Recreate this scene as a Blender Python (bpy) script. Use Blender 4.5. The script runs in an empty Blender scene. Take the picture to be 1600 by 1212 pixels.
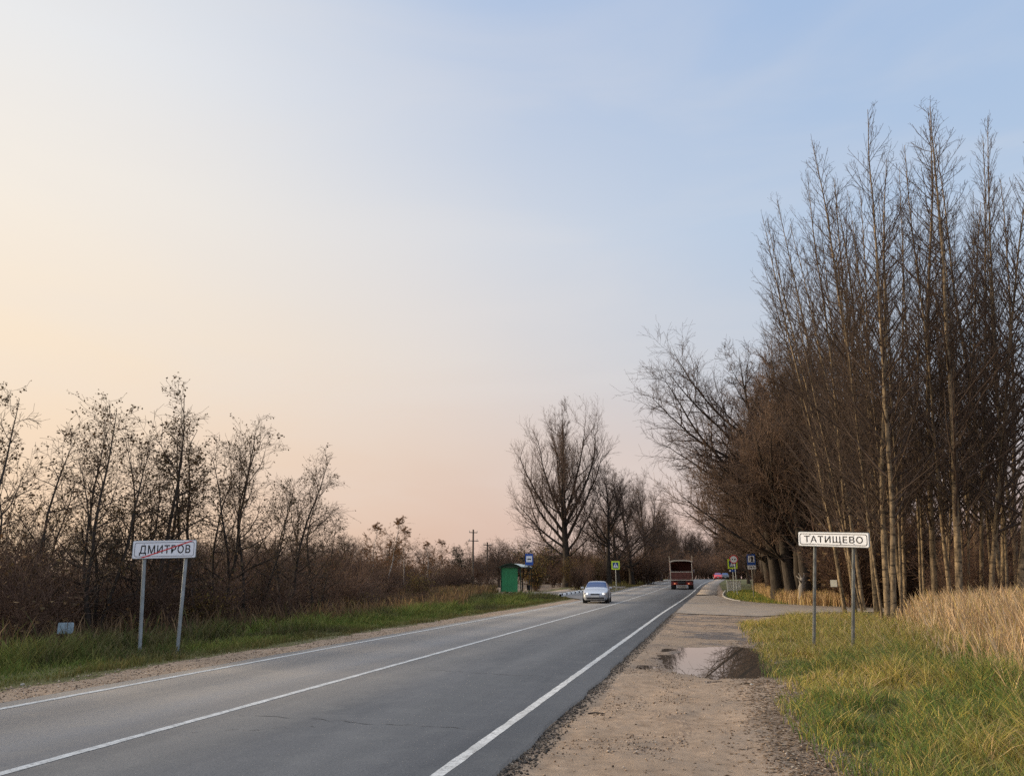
import bpy, bmesh, math, random
import numpy as np
from mathutils import Vector, Matrix

# ------------------------------------------------------------------ camera, sky, sun, exposure
S = bpy.context.scene
COL = S.collection
EYE = 1.7
F_PX = 1206.0
PITCH, YAW = math.radians(13.79), math.radians(14.06)
SUN_AZ, SUN_EL = math.radians(-88), math.radians(11)      # azimuth from the road direction (+Y), negative = left

cam_d = bpy.data.cameras.new("camera")
cam = bpy.data.objects.new("camera", cam_d)
COL.objects.link(cam)
cam_d.sensor_width = 36.0
cam_d.lens = F_PX / 1600 * 36
cam_d.clip_end = 3000
cam.location = (0, 0, EYE)
cam.rotation_euler = (math.pi / 2 + PITCH, 0, YAW)
S.camera = cam

S.view_settings.view_transform = 'Standard'
S.view_settings.look = 'None'
S.view_settings.gamma = 1
S.view_settings.exposure = 0.0
S.cycles.use_denoising = False
S.cycles.caustics_reflective = False
S.cycles.caustics_refractive = False
S.cycles.sample_clamp_indirect = 2.0
S.cycles.sample_clamp_direct = 3.0

sun_d = bpy.data.lights.new("sun", 'SUN')
sun_d.energy = 4.0
sun_d.angle = math.radians(6)
sun_d.color = (1.0, 0.78, 0.52)
sun = bpy.data.objects.new("sun", sun_d)
COL.objects.link(sun)
sun_dir = Vector((math.sin(SUN_AZ) * math.cos(SUN_EL), math.cos(SUN_AZ) * math.cos(SUN_EL), math.sin(SUN_EL)))
sun.rotation_euler = (-sun_dir).to_track_quat('-Z', 'Y').to_euler()


def srgb(r, g, b):
    f = lambda c: (c / 255 / 12.92) if c / 255 <= 0.04045 else ((c / 255 + 0.055) / 1.055) ** 2.4
    return (f(r), f(g), f(b), 1)


def build_world():
    w = bpy.data.worlds.new("World")
    S.world = w
    w.use_nodes = True
    nt = w.node_tree
    N, L = nt.nodes, nt.links
    N.clear()
    out = N.new('ShaderNodeOutputWorld')
    bg = N.new('ShaderNodeBackground')
    L.new(bg.outputs[0], out.inputs[0])
    tc = N.new('ShaderNodeTexCoord')
    sep = N.new('ShaderNodeSeparateXYZ')
    L.new(tc.outputs['Generated'], sep.inputs[0])

    def math_(op, a, b=None):
        n = N.new('ShaderNodeMath')
        n.operation = op
        for i, v in enumerate((a, b)):
            if v is None:
                continue
            if isinstance(v, (int, float)):
                n.inputs[i].default_value = v
            else:
                L.new(v, n.inputs[i])
        return n.outputs[0]

    el = math_('MULTIPLY', math_('ARCSINE', sep.outputs[2]), 1 / math.radians(90))     # 0 horizon .. 1 zenith
    dot = math_('ADD', math_('MULTIPLY', sep.outputs[0], math.sin(SUN_AZ)), math_('MULTIPLY', sep.outputs[1], math.cos(SUN_AZ)))
    hor = math_('SQRT', math_('MAXIMUM', math_('SUBTRACT', 1.0, math_('MULTIPLY', sep.outputs[2], sep.outputs[2])), 1e-4))
    az = math_('DIVIDE', dot, hor)                                                     # cos of the azimuth from the sun

    def ramp(stops):
        r = N.new('ShaderNodeValToRGB')
        e = r.color_ramp.elements
        while len(e) < len(stops):
            e.new(0.5)
        for k, (p, c) in zip(e, sorted(stops)):
            k.position = p / 90
            k.color = c
        L.new(el, r.inputs[0])
        return r.outputs[0]

    away = ramp([(0, srgb(214, 180, 168)), (3, srgb(218, 190, 180)), (8, srgb(212, 203, 204)), (14, srgb(192, 204, 220)), (24, srgb(183, 204, 230)),
                 (42, srgb(165, 191, 228)), (65, srgb(196, 202, 212)), (90, srgb(200, 202, 206))])
    mid = ramp([(0, srgb(218, 184, 168)), (4, srgb(226, 196, 180)), (9, srgb(230, 208, 194)), (16, srgb(230, 222, 217)), (25, srgb(218, 222, 230)),
                (40, srgb(180, 200, 230)), (65, srgb(200, 203, 210)), (90, srgb(200, 202, 206))])
    near = ramp([(0, srgb(238, 200, 160)), (5, srgb(250, 218, 186)), (14, srgb(255, 233, 205)), (24, srgb(252, 242, 228)), (34, srgb(240, 240, 240)),
                 (44, srgb(222, 227, 234)), (65, srgb(205, 205, 208)), (90, srgb(200, 202, 206))])

    def mix(f, a, b):
        m = N.new('ShaderNodeMix')
        m.data_type = 'RGBA'
        L.new(f, m.inputs[0]) if not isinstance(f, float) else setattr(m.inputs[0], 'default_value', f)
        L.new(a, m.inputs[6])
        L.new(b, m.inputs[7])
        return m.outputs[2]

    def step(v, a, b):
        m = N.new('ShaderNodeMapRange')
        m.interpolation_type = 'SMOOTHSTEP'
        L.new(v, m.inputs[0])
        m.inputs[1].default_value = a
        m.inputs[2].default_value = b
        return m.outputs[0]

    col = mix(step(az, -0.25, 0.45), away, mid)
    col = mix(step(az, 0.22, 0.88), col, near)
    # unseen sky above the frame, brightened as added fill light
    up = math_('ADD', 1.0, math_('MULTIPLY', step(el, 0.46, 0.72), 2.1))
    sv = N.new('ShaderNodeVectorMath')
    sv.operation = 'SCALE'
    L.new(col, sv.inputs[0])
    L.new(up, sv.inputs['Scale'])
    col = sv.outputs[0]
    # thin streaks of high cloud
    mp = N.new('ShaderNodeMapping')
    L.new(tc.outputs['Generated'], mp.inputs[0])
    mp.inputs['Rotation'].default_value = (0.2, 0.5, 0.4)
    mp.inputs['Scale'].default_value = (1.2, 1.0, 5.0)
    nz = N.new('ShaderNodeTexNoise')
    L.new(mp.outputs[0], nz.inputs[0])
    nz.inputs['Scale'].default_value = 2.2
    nz.inputs['Detail'].default_value = 5
    nz.inputs['Distortion'].default_value = 0.5
    cl = math_('MULTIPLY', step(nz.outputs[0], 0.35, 0.80), 0.24)
    white = N.new('ShaderNodeRGB')
    white.outputs[0].default_value = srgb(236, 230, 226)
    col = mix(cl, col, white.outputs[0])
    # glow of the hazy low sun, left of the picture
    sd = N.new('ShaderNodeVectorMath')
    sd.operation = 'DOT_PRODUCT'
    L.new(tc.outputs['Generated'], sd.inputs[0])
    sd.inputs[1].default_value = sun_dir
    glow = math_('ADD', math_('MULTIPLY', step(sd.outputs['Value'], 0.84, 1.0), 1.0),
                 math_('MULTIPLY', math_('POWER', math_('MAXIMUM', sd.outputs['Value'], 0.0), 60.0), 7.0))
    gc = N.new('ShaderNodeMix')
    gc.data_type = 'RGBA'
    gc.blend_type = 'ADD'
    gc.inputs[0].default_value = 1
    gv = N.new('ShaderNodeVectorMath')
    gv.operation = 'SCALE'
    gv.inputs[0].default_value = (1.0, 0.80, 0.52)
    L.new(glow, gv.inputs['Scale'])
    L.new(col, gc.inputs[6])
    L.new(gv.outputs[0], gc.inputs[7])
    # the physical sky carries part of the light
    sky = N.new('ShaderNodeTexSky')
    sky.sky_type = 'NISHITA'
    sky.sun_disc = False
    sky.sun_elevation = SUN_EL
    sky.sun_rotation = SUN_AZ
    sky.air_density = 1.0
    sky.dust_density = 2.0
    ns = N.new('ShaderNodeVectorMath')
    ns.operation = 'SCALE'
    L.new(sky.outputs[0], ns.inputs[0])
    ns.inputs['Scale'].default_value = 0.05
    fin = mix(0.12, gc.outputs[2], ns.outputs[0])
    L.new(fin, bg.inputs[0])
    bg.inputs[1].default_value = 1.07


build_world()

# ------------------------------------------------------------------ pixel -> place helpers (metres in a real scene)
_cp, _sp, _cy, _sy = math.cos(PITCH), math.sin(PITCH), math.cos(YAW), math.sin(YAW)
_f = np.array([-_sy * _cp, _cy * _cp, _sp])
_r = np.array([_cy, _sy, 0.0])
_u = np.cross(_r, _f)
O = np.array([0, 0, EYE])


def ray(px, py):
    return _f + _r * (px - 800) / F_PX + _u * (606 - py) / F_PX


def atY(px, py, Y):
    v = ray(px, py)
    return O + v * (Y / v[1])


def atX(px, py, X):
    v = ray(px, py)
    return O + v * (X / v[0])


def atD(px, py, D):
    v = ray(px, py)
    return O + v * (D / math.hypot(v[0], v[1]))


def on_plane(px, py, A, B):
    """point of the pixel's ray on the vertical plane through A and B"""
    n = np.array([B[1] - A[1], A[0] - B[0], 0.0])
    v = ray(px, py)
    return O + v * (np.dot(n, np.array([A[0], A[1], 0]) - O) / np.dot(n, v))


# ------------------------------------------------------------------ noise and terrain
_rs = np.random.RandomState(7)
_perm = _rs.rand(256, 256)


def vnoise(x, y):
    x = np.asarray(x, float)
    y = np.asarray(y, float)
    xi, yi = np.floor(x).astype(int), np.floor(y).astype(int)
    fx, fy = x - xi, y - yi
    fx, fy = fx * fx * (3 - 2 * fx), fy * fy * (3 - 2 * fy)
    g = lambda a, b: _perm[a % 256, b % 256]
    return (g(xi, yi) * (1 - fx) + g(xi + 1, yi) * fx) * (1 - fy) + (g(xi, yi + 1) * (1 - fx) + g(xi + 1, yi + 1) * fx) * fy


def fbm(x, y, o=4):
    s, a, t = 0, 0.5, 0
    for i in range(o):
        s = s + a * vnoise(np.asarray(x) * 2 ** i + 17.3 * i, np.asarray(y) * 2 ** i + 5.1 * i)
        t += a
        a *= 0.5
    return s / t


def sm(t):
    t = np.clip(t, 0, 1)
    return t * t * (3 - 2 * t)


def zr(y):
    return 1.3 * sm((np.asarray(y, float) - 45) / 145) - 1.5 * sm((np.asarray(y, float) - 240) / 200)


def xL(y):
    return -9.3 + 0 * np.asarray(y, float)


def xC(y):
    return -6.25 + 0.5 * sm((np.asarray(y, float) - 55) / 60)


def xR(y):
    y = np.asarray(y, float)
    return -2.45 + 0.7 * sm((y - 35) / 70) + 3.2 * sm((y - 95) / 130)


WATER = -0.072


def puddle(x, y):
    a = np.exp(-(np.abs((x - 0.22) / 0.80) ** 2.4 + np.abs((y - 18.5) / 2.6) ** 2.4))
    b = np.exp(-(((x + 0.35) / 0.80) ** 2 + ((y - 18.9) / 1.5) ** 2))
    c = np.exp(-(((x + 1.45) / 0.28) ** 2 + ((y - 17.0) / 0.45) ** 2))
    return np.clip(a + 0.40 * b + 0.25 * c, 0, 1)


def H(x, y):
    x = np.asarray(x, float)
    y = np.asarray(y, float)
    z = zr(y)
    n = fbm(x * 0.9, y * 0.9, 4) - 0.5
    n2 = fbm(x * 4 + 9, y * 4, 3) - 0.5
    right = sm((x - xR(y) - 0.5) / 0.3)
    left = sm((xL(y) - 0.4 - x) / 0.3)
    junction = sm((y - 30) / 5) * right
    grassR = sm((x - 1.0) / 0.8) * right
    z = z - 0.05
    z = z + right * (n * 0.06 + n2 * 0.035) * (1 - 0.85 * junction)
    z = z + right * 0.05 * (fbm(x * 1.6 + 31, y * 1.1, 4) - 0.5) * (1 - junction)
    z = z + grassR * (0.03 + 0.10 * n) * (1 - junction)
    pd = puddle(x + 0.25 * n, y + 1.3 * n)
    z = z - right * (0.19 * pd + pd * (n * 0.03 + n2 * 0.015))
    z = z + left * (n * 0.05 + n2 * 0.03)
    drop = sm((-13.6 - x) / 5.5) * (1 - sm((y - 42) / 16))
    z = z - left * drop * 1.15
    z = z + left * sm((-14 - x) / 8) * n * 0.5
    z = z + sm((x - 9) / 15) * n * 0.5 * sm((x - 9) / 10)
    return z


def hz(x, y):
    return float(H(np.array([x]), np.array([y]))[0])


# ------------------------------------------------------------------ materials
def new_mat(name):
    m = bpy.data.materials.new(name)
    m.use_nodes = True
    nt = m.node_tree
    return m, nt.nodes, nt.links, nt.nodes['Principled BSDF']


def simple(name, c, rough=0.6, metal=0.0, noise=0.15, scale=8.0, bump=0.0, spec=0.4):
    m, N, L, B = new_mat(name)
    tc = N.new('ShaderNodeTexCoord')
    nz = N.new('ShaderNodeTexNoise')
    nz.inputs['Scale'].default_value = scale
    nz.inputs['Detail'].default_value = 5
    L.new(tc.outputs['Object'], nz.inputs[0])
    mr = N.new('ShaderNodeMapRange')
    mr.inputs[1].default_value = 0.25
    mr.inputs[2].default_value = 0.75
    mr.inputs[3].default_value = 1 - noise
    mr.inputs[4].default_value = 1 + noise
    L.new(nz.outputs[0], mr.inputs[0])
    sc = N.new('ShaderNodeVectorMath')
    sc.operation = 'SCALE'
    sc.inputs[0].default_value = c[:3]
    L.new(mr.outputs[0], sc.inputs['Scale'])
    L.new(sc.outputs[0], B.inputs['Base Color'])
    B.inputs['Roughness'].default_value = rough
    B.inputs['Metallic'].default_value = metal
    B.inputs['Specular IOR Level'].default_value = spec
    if bump:
        bp = N.new('ShaderNodeBump')
        bp.inputs['Strength'].default_value = bump
        bp.inputs['Distance'].default_value = 0.02
        L.new(nz.outputs[0], bp.inputs['Height'])
        L.new(bp.outputs[0], B.inputs['Normal'])
    return m


class Net:
    """tiny node helper"""

    def __init__(s, name):
        s.m, s.N, s.L, s.B = new_mat(name)
        s.tc = s.N.new('ShaderNodeTexCoord')

    def noise(s, scale, detail=4, vec=None, rough=0.55, dist=0.0, stretch=None):
        n = s.N.new('ShaderNodeTexNoise')
        n.inputs['Scale'].default_value = scale
        n.inputs['Detail'].default_value = detail
        n.inputs['Roughness'].default_value = rough
        n.inputs['Distortion'].default_value = dist
        v = vec or s.tc.outputs['Object']
        if stretch:
            mp = s.N.new('ShaderNodeMapping')
            mp.inputs['Scale'].default_value = stretch
            s.L.new(v, mp.inputs[0])
            v = mp.outputs[0]
        s.L.new(v, n.inputs[0])
        return n.outputs[0]

    def map(s, v, a, b, c=0.0, d=1.0, smooth=False):
        m = s.N.new('ShaderNodeMapRange')
        if smooth:
            m.interpolation_type = 'SMOOTHSTEP'
        s.L.new(v, m.inputs[0])
        for i, x in enumerate((a, b, c, d)):
            m.inputs[i + 1].default_value = x
        return m.outputs[0]

    def mix(s, f, a, b, mode='MIX'):
        m = s.N.new('ShaderNodeMix')
        m.data_type = 'RGBA'
        m.blend_type = mode
        for i, v in ((0, f), (6, a), (7, b)):
            if isinstance(v, (tuple, list)):
                m.inputs[i].default_value = (*v[:3], 1)
            elif isinstance(v, (int, float)):
                m.inputs[i].default_value = v
            else:
                s.L.new(v, m.inputs[i])
        return m.outputs[2]

    def math(s, op, a, b=0.0):
        n = s.N.new('ShaderNodeMath')
        n.operation = op
        for i, v in enumerate((a, b)):
            if isinstance(v, (int, float)):
                n.inputs[i].default_value = v
            else:
                s.L.new(v, n.inputs[i])
        return n.outputs[0]

    def attr(s, name, fac=True):
        a = s.N.new('ShaderNodeAttribute')
        a.attribute_name = name
        return a.outputs['Fac' if fac else 'Color']

    def bump(s, h, strength, dist):
        b = s.N.new('ShaderNodeBump')
        b.inputs['Strength'].default_value = strength
        b.inputs['Distance'].default_value = dist
        s.L.new(h, b.inputs['Height'])
        s.L.new(b.outputs[0], s.B.inputs['Normal'])

    def base(s, c, rough=0.8, spec=0.3):
        if isinstance(c, tuple):
            s.B.inputs['Base Color'].default_value = (*c[:3], 1)
        else:
            s.L.new(c, s.B.inputs['Base Color'])
        if isinstance(rough, float):
            s.B.inputs['Roughness'].default_value = rough
        else:
            s.L.new(rough, s.B.inputs['Roughness'])
        s.B.inputs['Specular IOR Level'].default_value = spec
        return s.m


def mat_ground():
    n = Net("ground_cover")
    big, med, fine = n.noise(0.8, 5), n.noise(6, 5), n.noise(55, 6, rough=0.7)
    sand = n.mix(n.map(med, 0.3, 0.7), (0.215, 0.150, 0.100), (0.385, 0.280, 0.195))
    sand = n.mix(n.map(big, 0.42, 0.65, 0, 0.5), sand, (0.34, 0.26, 0.192))
    sand = n.mix(n.map(fine, 0.56, 0.74, 0, 0.4), sand, (0.20, 0.145, 0.10))
    sand = n.mix(n.map(n.noise(0.35, 6, rough=0.65), 0.40, 0.62, 0.45, 0.0), sand, (0.21, 0.155, 0.11))
    sand = n.mix(n.map(n.noise(3.3, 6, rough=0.75), 0.58, 0.72, 0, 0.5), sand, (0.22, 0.16, 0.115))
    sand = n.mix(n.map(n.noise(70, 2), 0.64, 0.75, 0, 0.35), sand, (0.58, 0.47, 0.37))
    clods = n.map(n.noise(9, 6, rough=0.75, stretch=(1, 0.8, 1)), 0.58, 0.66)
    sand = n.mix(n.math('MULTIPLY', clods, 0.55), sand, (0.15, 0.105, 0.075))
    sand = n.mix(n.math('MULTIPLY', n.attr('wet'), 0.85), sand, (0.085, 0.066, 0.055))
    trk = n.N.new('ShaderNodeTexWave')
    trk.inputs['Scale'].default_value = 4
    trk.inputs['Distortion'].default_value = 14
    trk.inputs['Detail'].default_value = 3
    n.L.new(n.tc.outputs['Object'], trk.inputs[0])
    sand = n.mix(n.math('MULTIPLY', n.math('MULTIPLY', n.attr('track'), n.map(trk.outputs[1], 0.45, 0.75)), 0.6), sand, (0.14, 0.10, 0.075))
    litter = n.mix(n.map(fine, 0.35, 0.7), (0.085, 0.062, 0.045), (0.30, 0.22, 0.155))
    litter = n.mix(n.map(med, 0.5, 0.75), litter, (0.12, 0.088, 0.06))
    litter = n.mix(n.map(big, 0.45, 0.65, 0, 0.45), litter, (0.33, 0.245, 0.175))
    turf = n.mix(n.map(med, 0.3, 0.7), (0.075, 0.085, 0.024), (0.15, 0.13, 0.05))
    turf = n.mix(n.map(fine, 0.45, 0.7), turf, (0.045, 0.04, 0.018))
    jit = n.map(n.noise(14, 5), 0.3, 0.7, -0.28, 0.28)
    c = n.mix(n.map(n.math('ADD', n.attr('turf'), jit), 0.4, 0.6), litter, turf)
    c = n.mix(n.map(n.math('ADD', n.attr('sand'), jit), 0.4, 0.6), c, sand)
    n.bump(n.math('ADD', fine, n.math('MULTIPLY', med, 1.5)), 0.6, 0.03)
    return n.base(c, n.map(n.attr('wet'), 0, 1, 0.95, 0.45), 0.25)


def mat_asphalt(name, lanes=True):
    n = Net(name)
    fine, mid_, big = n.noise(48, 4, rough=0.85), n.noise(20, 6, rough=0.8), n.noise(0.5, 5, stretch=(2.2, 0.25, 1), rough=0.65)
    if lanes:
        gm = n.N.new('ShaderNodeNewGeometry')
        sp = n.N.new('ShaderNodeSeparateXYZ')
        n.L.new(gm.outputs['Position'], sp.inputs[0])
        lane = n.map(sp.outputs[0], -6.33, -6.29)
        c = n.mix(lane, (0.185, 0.183, 0.186), (0.150, 0.141, 0.131))
        # tyre polished bands
        wv = n.N.new('ShaderNodeTexWave')
        wv.inputs['Scale'].default_value = 0.17
        wv.inputs['Distortion'].default_value = 0.4
        n.L.new(gm.outputs['Position'], wv.inputs[0])
        c = n.mix(n.map(wv.outputs[1], 0.1, 0.9, 0.0, 0.5), c, (0.095, 0.092, 0.092))
    else:
        c = n.mix(n.map(n.noise(0.8, 6, rough=0.7), 0.40, 0.55), (0.19, 0.172, 0.155), (0.32, 0.25, 0.185))
        c = n.mix(n.map(mid_, 0.45, 0.7), c, (0.31, 0.245, 0.185))
    c = n.mix(n.map(big, 0.4, 0.66, 0, 0.6), c, (0.205, 0.190, 0.176) if lanes else (0.33, 0.265, 0.205))
    c = n.mix(n.map(fine, 0.50, 0.66, 0, 0.75), c, (0.055, 0.054, 0.055))
    c = n.mix(n.map(mid_, 0.56, 0.68, 0, 0.6), c, (0.07, 0.068, 0.068))
    c = n.mix(n.map(n.noise(1.7, 6, rough=0.7), 0.5, 0.7, 0, 0.4), c, (0.21, 0.195, 0.175))
    c = n.mix(n.map(n.noise(34, 3, rough=0.8), 0.60, 0.72, 0, 0.6), c, (0.40, 0.38, 0.35))
    c = n.mix(n.map(n.noise(5, 6, rough=0.7), 0.62, 0.72, 0, 0.35), c, (0.085, 0.085, 0.09))
    n.bump(n.math('ADD', fine, mid_), 0.35, 0.01)
    return n.base(c, 0.78, 0.3)


def mat_paint():
    n = Net("worn_road_paint")
    wear = n.noise(16, 6, rough=0.75)
    c = n.mix(n.map(n.noise(3, 4), 0.3, 0.7), (0.40, 0.40, 0.385), (0.58, 0.58, 0.565))
    c = n.mix(n.map(wear, 0.50, 0.60, 0, 0.75), c, (0.19, 0.185, 0.18))
    c = n.mix(n.map(n.noise(2.2, 6, rough=0.75), 0.56, 0.68, 0, 0.6), c, (0.26, 0.25, 0.235))
    return n.base(c, 0.7, 0.3)


def mat_bark(name, dark, light, band=0.0, bandcol=(0.03, 0.025, 0.02), zs=0.25, scale=7):
    n = Net(name)
    a = n.noise(scale, 6, rough=0.65, stretch=(1, 1, zs))
    c = n.mix(n.map(a, 0.35, 0.65), dark, light)
    if band:
        b = n.noise(3.2, 5, rough=0.7, stretch=(0.5, 0.5, 2.6))
        c = n.mix(n.map(b, 0.54, 0.62, 0, band), c, bandcol)
    oi = n.N.new('ShaderNodeObjectInfo')
    c = n.mix(n.map(oi.outputs['Random'], 0, 1, 0.0, 0.35), c, dark)
    n.bump(a, 0.5, 0.03)
    return n.base(c, 0.9, 0.15)


def mat_twig(name, c0, c1):
    n = Net(name)
    oi = n.N.new('ShaderNodeObjectInfo')
    c = n.mix(n.map(n.noise(0.6, 3), 0.3, 0.7), c0, c1)
    c = n.mix(n.map(oi.outputs['Random'], 0, 1, 0, 0.4), c, tuple(0.6 * v for v in c0))
    return n.base(c, 0.85, 0.15)


def mat_attr(name, rough=0.75, transl=0.3):
    n = Net(name)
    c = n.attr('tint', False)
    m = n.base(c, rough, 0.15)
    if transl:
        t = n.N.new('ShaderNodeBsdfTranslucent')
        n.L.new(c, t.inputs[0])
        x = n.N.new('ShaderNodeMixShader')
        x.inputs[0].default_value = transl
        n.L.new(n.B.outputs[0], x.inputs[1])
        n.L.new(t.outputs[0], x.inputs[2])
        n.L.new(x.outputs[0], n.N['Material Output'].inputs[0])
    return m


M = dict(
    ground=mat_ground(), road=mat_asphalt("road_asphalt"), side=mat_asphalt("dusty_asphalt", False), paint=mat_paint(),
    bark_aspen=mat_bark("aspen_bark", (0.065, 0.050, 0.035), (0.35, 0.265, 0.165), 0.9, (0.035, 0.027, 0.020), 0.35, 9),
    bark_grey=mat_bark("grey_bark", (0.030, 0.025, 0.021), (0.085, 0.072, 0.061)),
    bark_alder=mat_bark("alder_bark", (0.028, 0.023, 0.020), (0.075, 0.062, 0.052)),
    bark_birch=mat_bark("birch_bark", (0.35, 0.33, 0.30), (0.6, 0.58, 0.54), 0.8),
    bark_dead=mat_bark("weathered_bark", (0.16, 0.145, 0.13), (0.32, 0.30, 0.27)),
    twig_aspen=mat_twig("aspen_twig", (0.055, 0.041, 0.034), (0.095, 0.068, 0.052)),
    twig_grey=mat_twig("grey_twig", (0.072, 0.052, 0.043), (0.115, 0.080, 0.064)),
    twig_red_lit=mat_twig("sunlit_red_brown_twig", (0.122, 0.087, 0.067), (0.185, 0.126, 0.093)),  # red-brown twigs, colour lightened to stand for sunlit crowns
    twig_alder=mat_twig("alder_twig", (0.045, 0.034, 0.028), (0.075, 0.055, 0.043)),
    twig_shrub=mat_twig("shrub_twig", (0.100, 0.063, 0.047), (0.170, 0.106, 0.073)),
    twig_birch=mat_twig("birch_twig", (0.13, 0.085, 0.055), (0.18, 0.115, 0.07)),
    leaf=mat_attr("dry_leaves"), blade=mat_attr("grass_blades"), litter=mat_attr("fallen_leaves", 0.9, 0.0),
    white=simple("white_sign_face", (0.82, 0.86, 0.93), 0.45, noise=0.06, scale=3.5),
    dark_grey=simple("grey_border_paint", (0.12, 0.13, 0.15), 0.5),
    black=simple("black_paint", (0.012, 0.012, 0.014), 0.5),
    red=simple("red_sign_paint", (0.62, 0.03, 0.04), 0.45),
    blue=simple("blue_sign_paint", (0.025, 0.10, 0.42), 0.4),
    yellow=simple("fluorescent_yellow", (0.62, 0.85, 0.06), 0.45, noise=0.05),
    galv=simple("galvanised_steel", (0.27, 0.31, 0.335), 0.5, 0.3, 0.25, 5),
    railing=simple("pale_zinc", (0.52, 0.56, 0.58), 0.5, 0.1, 0.1),
    galv_old=simple("weathered_steel_post", (0.17, 0.175, 0.165), 0.7, 0.2, 0.5, 6),
    concrete=simple("pale_concrete", (0.33, 0.315, 0.285), 0.9, noise=0.2, bump=0.3),
    green=simple("green_shelter_paint", (0.030, 0.225, 0.092), 0.5, noise=0.18, scale=2.5),
    dark_green=simple("dark_green_frame", (0.008, 0.03, 0.018), 0.5),
    roof=simple("pale_roof_sheet", (0.62, 0.66, 0.62), 0.4, noise=0.1),
    dark=simple("dark_metal", (0.02, 0.02, 0.022), 0.6),
    rubber=simple("tyre_rubber", (0.018, 0.018, 0.018), 0.85),
    rim=simple("alloy_rim", (0.45, 0.46, 0.48), 0.35, 0.6),
    silver=simple("silver_car_paint", (0.46, 0.49, 0.54), 0.3, 0.35, 0.03),
    carred=simple("red_car_paint", (0.55, 0.03, 0.035), 0.3, 0.0, 0.04),
    cargrey=simple("dark_car_paint", (0.03, 0.032, 0.036), 0.3, 0.1, 0.04),
    glass=simple("tinted_car_glass", (0.015, 0.05, 0.16), 0.2, 0.0, 0.0, spec=0.35),
    chrome=simple("lamp_glass", (0.75, 0.76, 0.78), 0.12, 0.5, 0.02),
    plate=simple("plate_white", (0.62, 0.62, 0.60), 0.5, noise=0.1, scale=30),
    rust=simple("brown_truck_paint", (0.135, 0.050, 0.040), 0.7, noise=0.35, scale=3),
    truckred=simple("faded_red_chassis_paint", (0.16, 0.035, 0.03), 0.65, noise=0.35, scale=4),
    cream=simple("cream_truck_frame", (0.52, 0.48, 0.41), 0.6, noise=0.2),
    wood=simple("weathered_timber", (0.10, 0.085, 0.07), 0.9, noise=0.3, bump=0.3),
    bluewhite=simple("faded_blue_sheet", (0.36, 0.47, 0.54), 0.7, noise=0.45, scale=6),
    paper=simple("pale_paper", (0.75, 0.73, 0.62), 0.8, noise=0.08),
)


def emit_mat(name, c, s):
    m, N, L, B = new_mat(name)
    B.inputs['Base Color'].default_value = (*c, 1)
    B.inputs['Emission Color'].default_value = (*c, 1)
    B.inputs['Emission Strength'].default_value = s
    return m


M['lamp_on'] = emit_mat("lit_headlamp", (1.0, 0.97, 0.90), 2.5)
M['lamp_red'] = emit_mat("red_tail_lamp", (0.55, 0.05, 0.03), 0.10)


def mat_water():
    n = Net("puddle_water")
    n.B.inputs['IOR'].default_value = 1.33
    n.bump(n.noise(5, 3, stretch=(1, 0.35, 1)), 0.01, 0.01)
    m = n.base((0.07, 0.055, 0.042), 0.0, 0.5)
    return m


M['water'] = mat_water()


# ------------------------------------------------------------------ object helpers
def tag(o, label=None, cat=None, group=None, kind=None):
    if label:
        o['label'] = label
    if cat:
        o['category'] = cat
    if group:
        o['group'] = group
    if kind:
        o['kind'] = kind
    return o


def empty(name, loc=(0, 0, 0), rz=0.0, label=None, cat=None, group=None):
    o = bpy.data.objects.new(name, None)
    o.empty_display_size = 0.3
    o.location = loc
    o.rotation_euler = (0, 0, rz)
    COL.objects.link(o)
    return tag(o, label, cat, group)


def link(name, me, parent=None):
    o = bpy.data.objects.new(name, me)
    COL.objects.link(o)
    if parent:
        o.parent = parent
    return o


def np_mesh(name, verts, quads, mat, tris=None, smooth=False, attrs=None, colors=None):
    me = bpy.data.meshes.new(name)
    verts = np.asarray(verts, np.float32)
    quads = np.asarray(quads, np.int32).reshape(-1, 4)
    tris = np.zeros((0, 3), np.int32) if tris is None else np.asarray(tris, np.int32).reshape(-1, 3)
    me.vertices.add(len(verts))
    me.vertices.foreach_set('co', verts.ravel())
    nl = quads.size + tris.size
    me.loops.add(nl)
    me.loops.foreach_set('vertex_index', np.concatenate([quads.ravel(), tris.ravel()]))
    npoly = len(quads) + len(tris)
    me.polygons.add(npoly)
    st = np.concatenate([np.arange(len(quads)) * 4, quads.size + np.arange(len(tris)) * 3]).astype(np.int32)
    me.polygons.foreach_set('loop_start', st)
    if smooth:
        me.polygons.foreach_set('use_smooth', np.ones(npoly, bool))
    for k, v in (attrs or {}).items():
        a = me.attributes.new(k, 'FLOAT', 'POINT')
        a.data.foreach_set('value', np.asarray(v, np.float32).ravel())
    if colors is not None:
        a = me.attributes.new('tint', 'FLOAT_COLOR', 'POINT')
        a.data.foreach_set('color', np.asarray(colors, np.float32).ravel())
    me.materials.append(mat)
    me.update(calc_edges=True)
    return me


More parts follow.
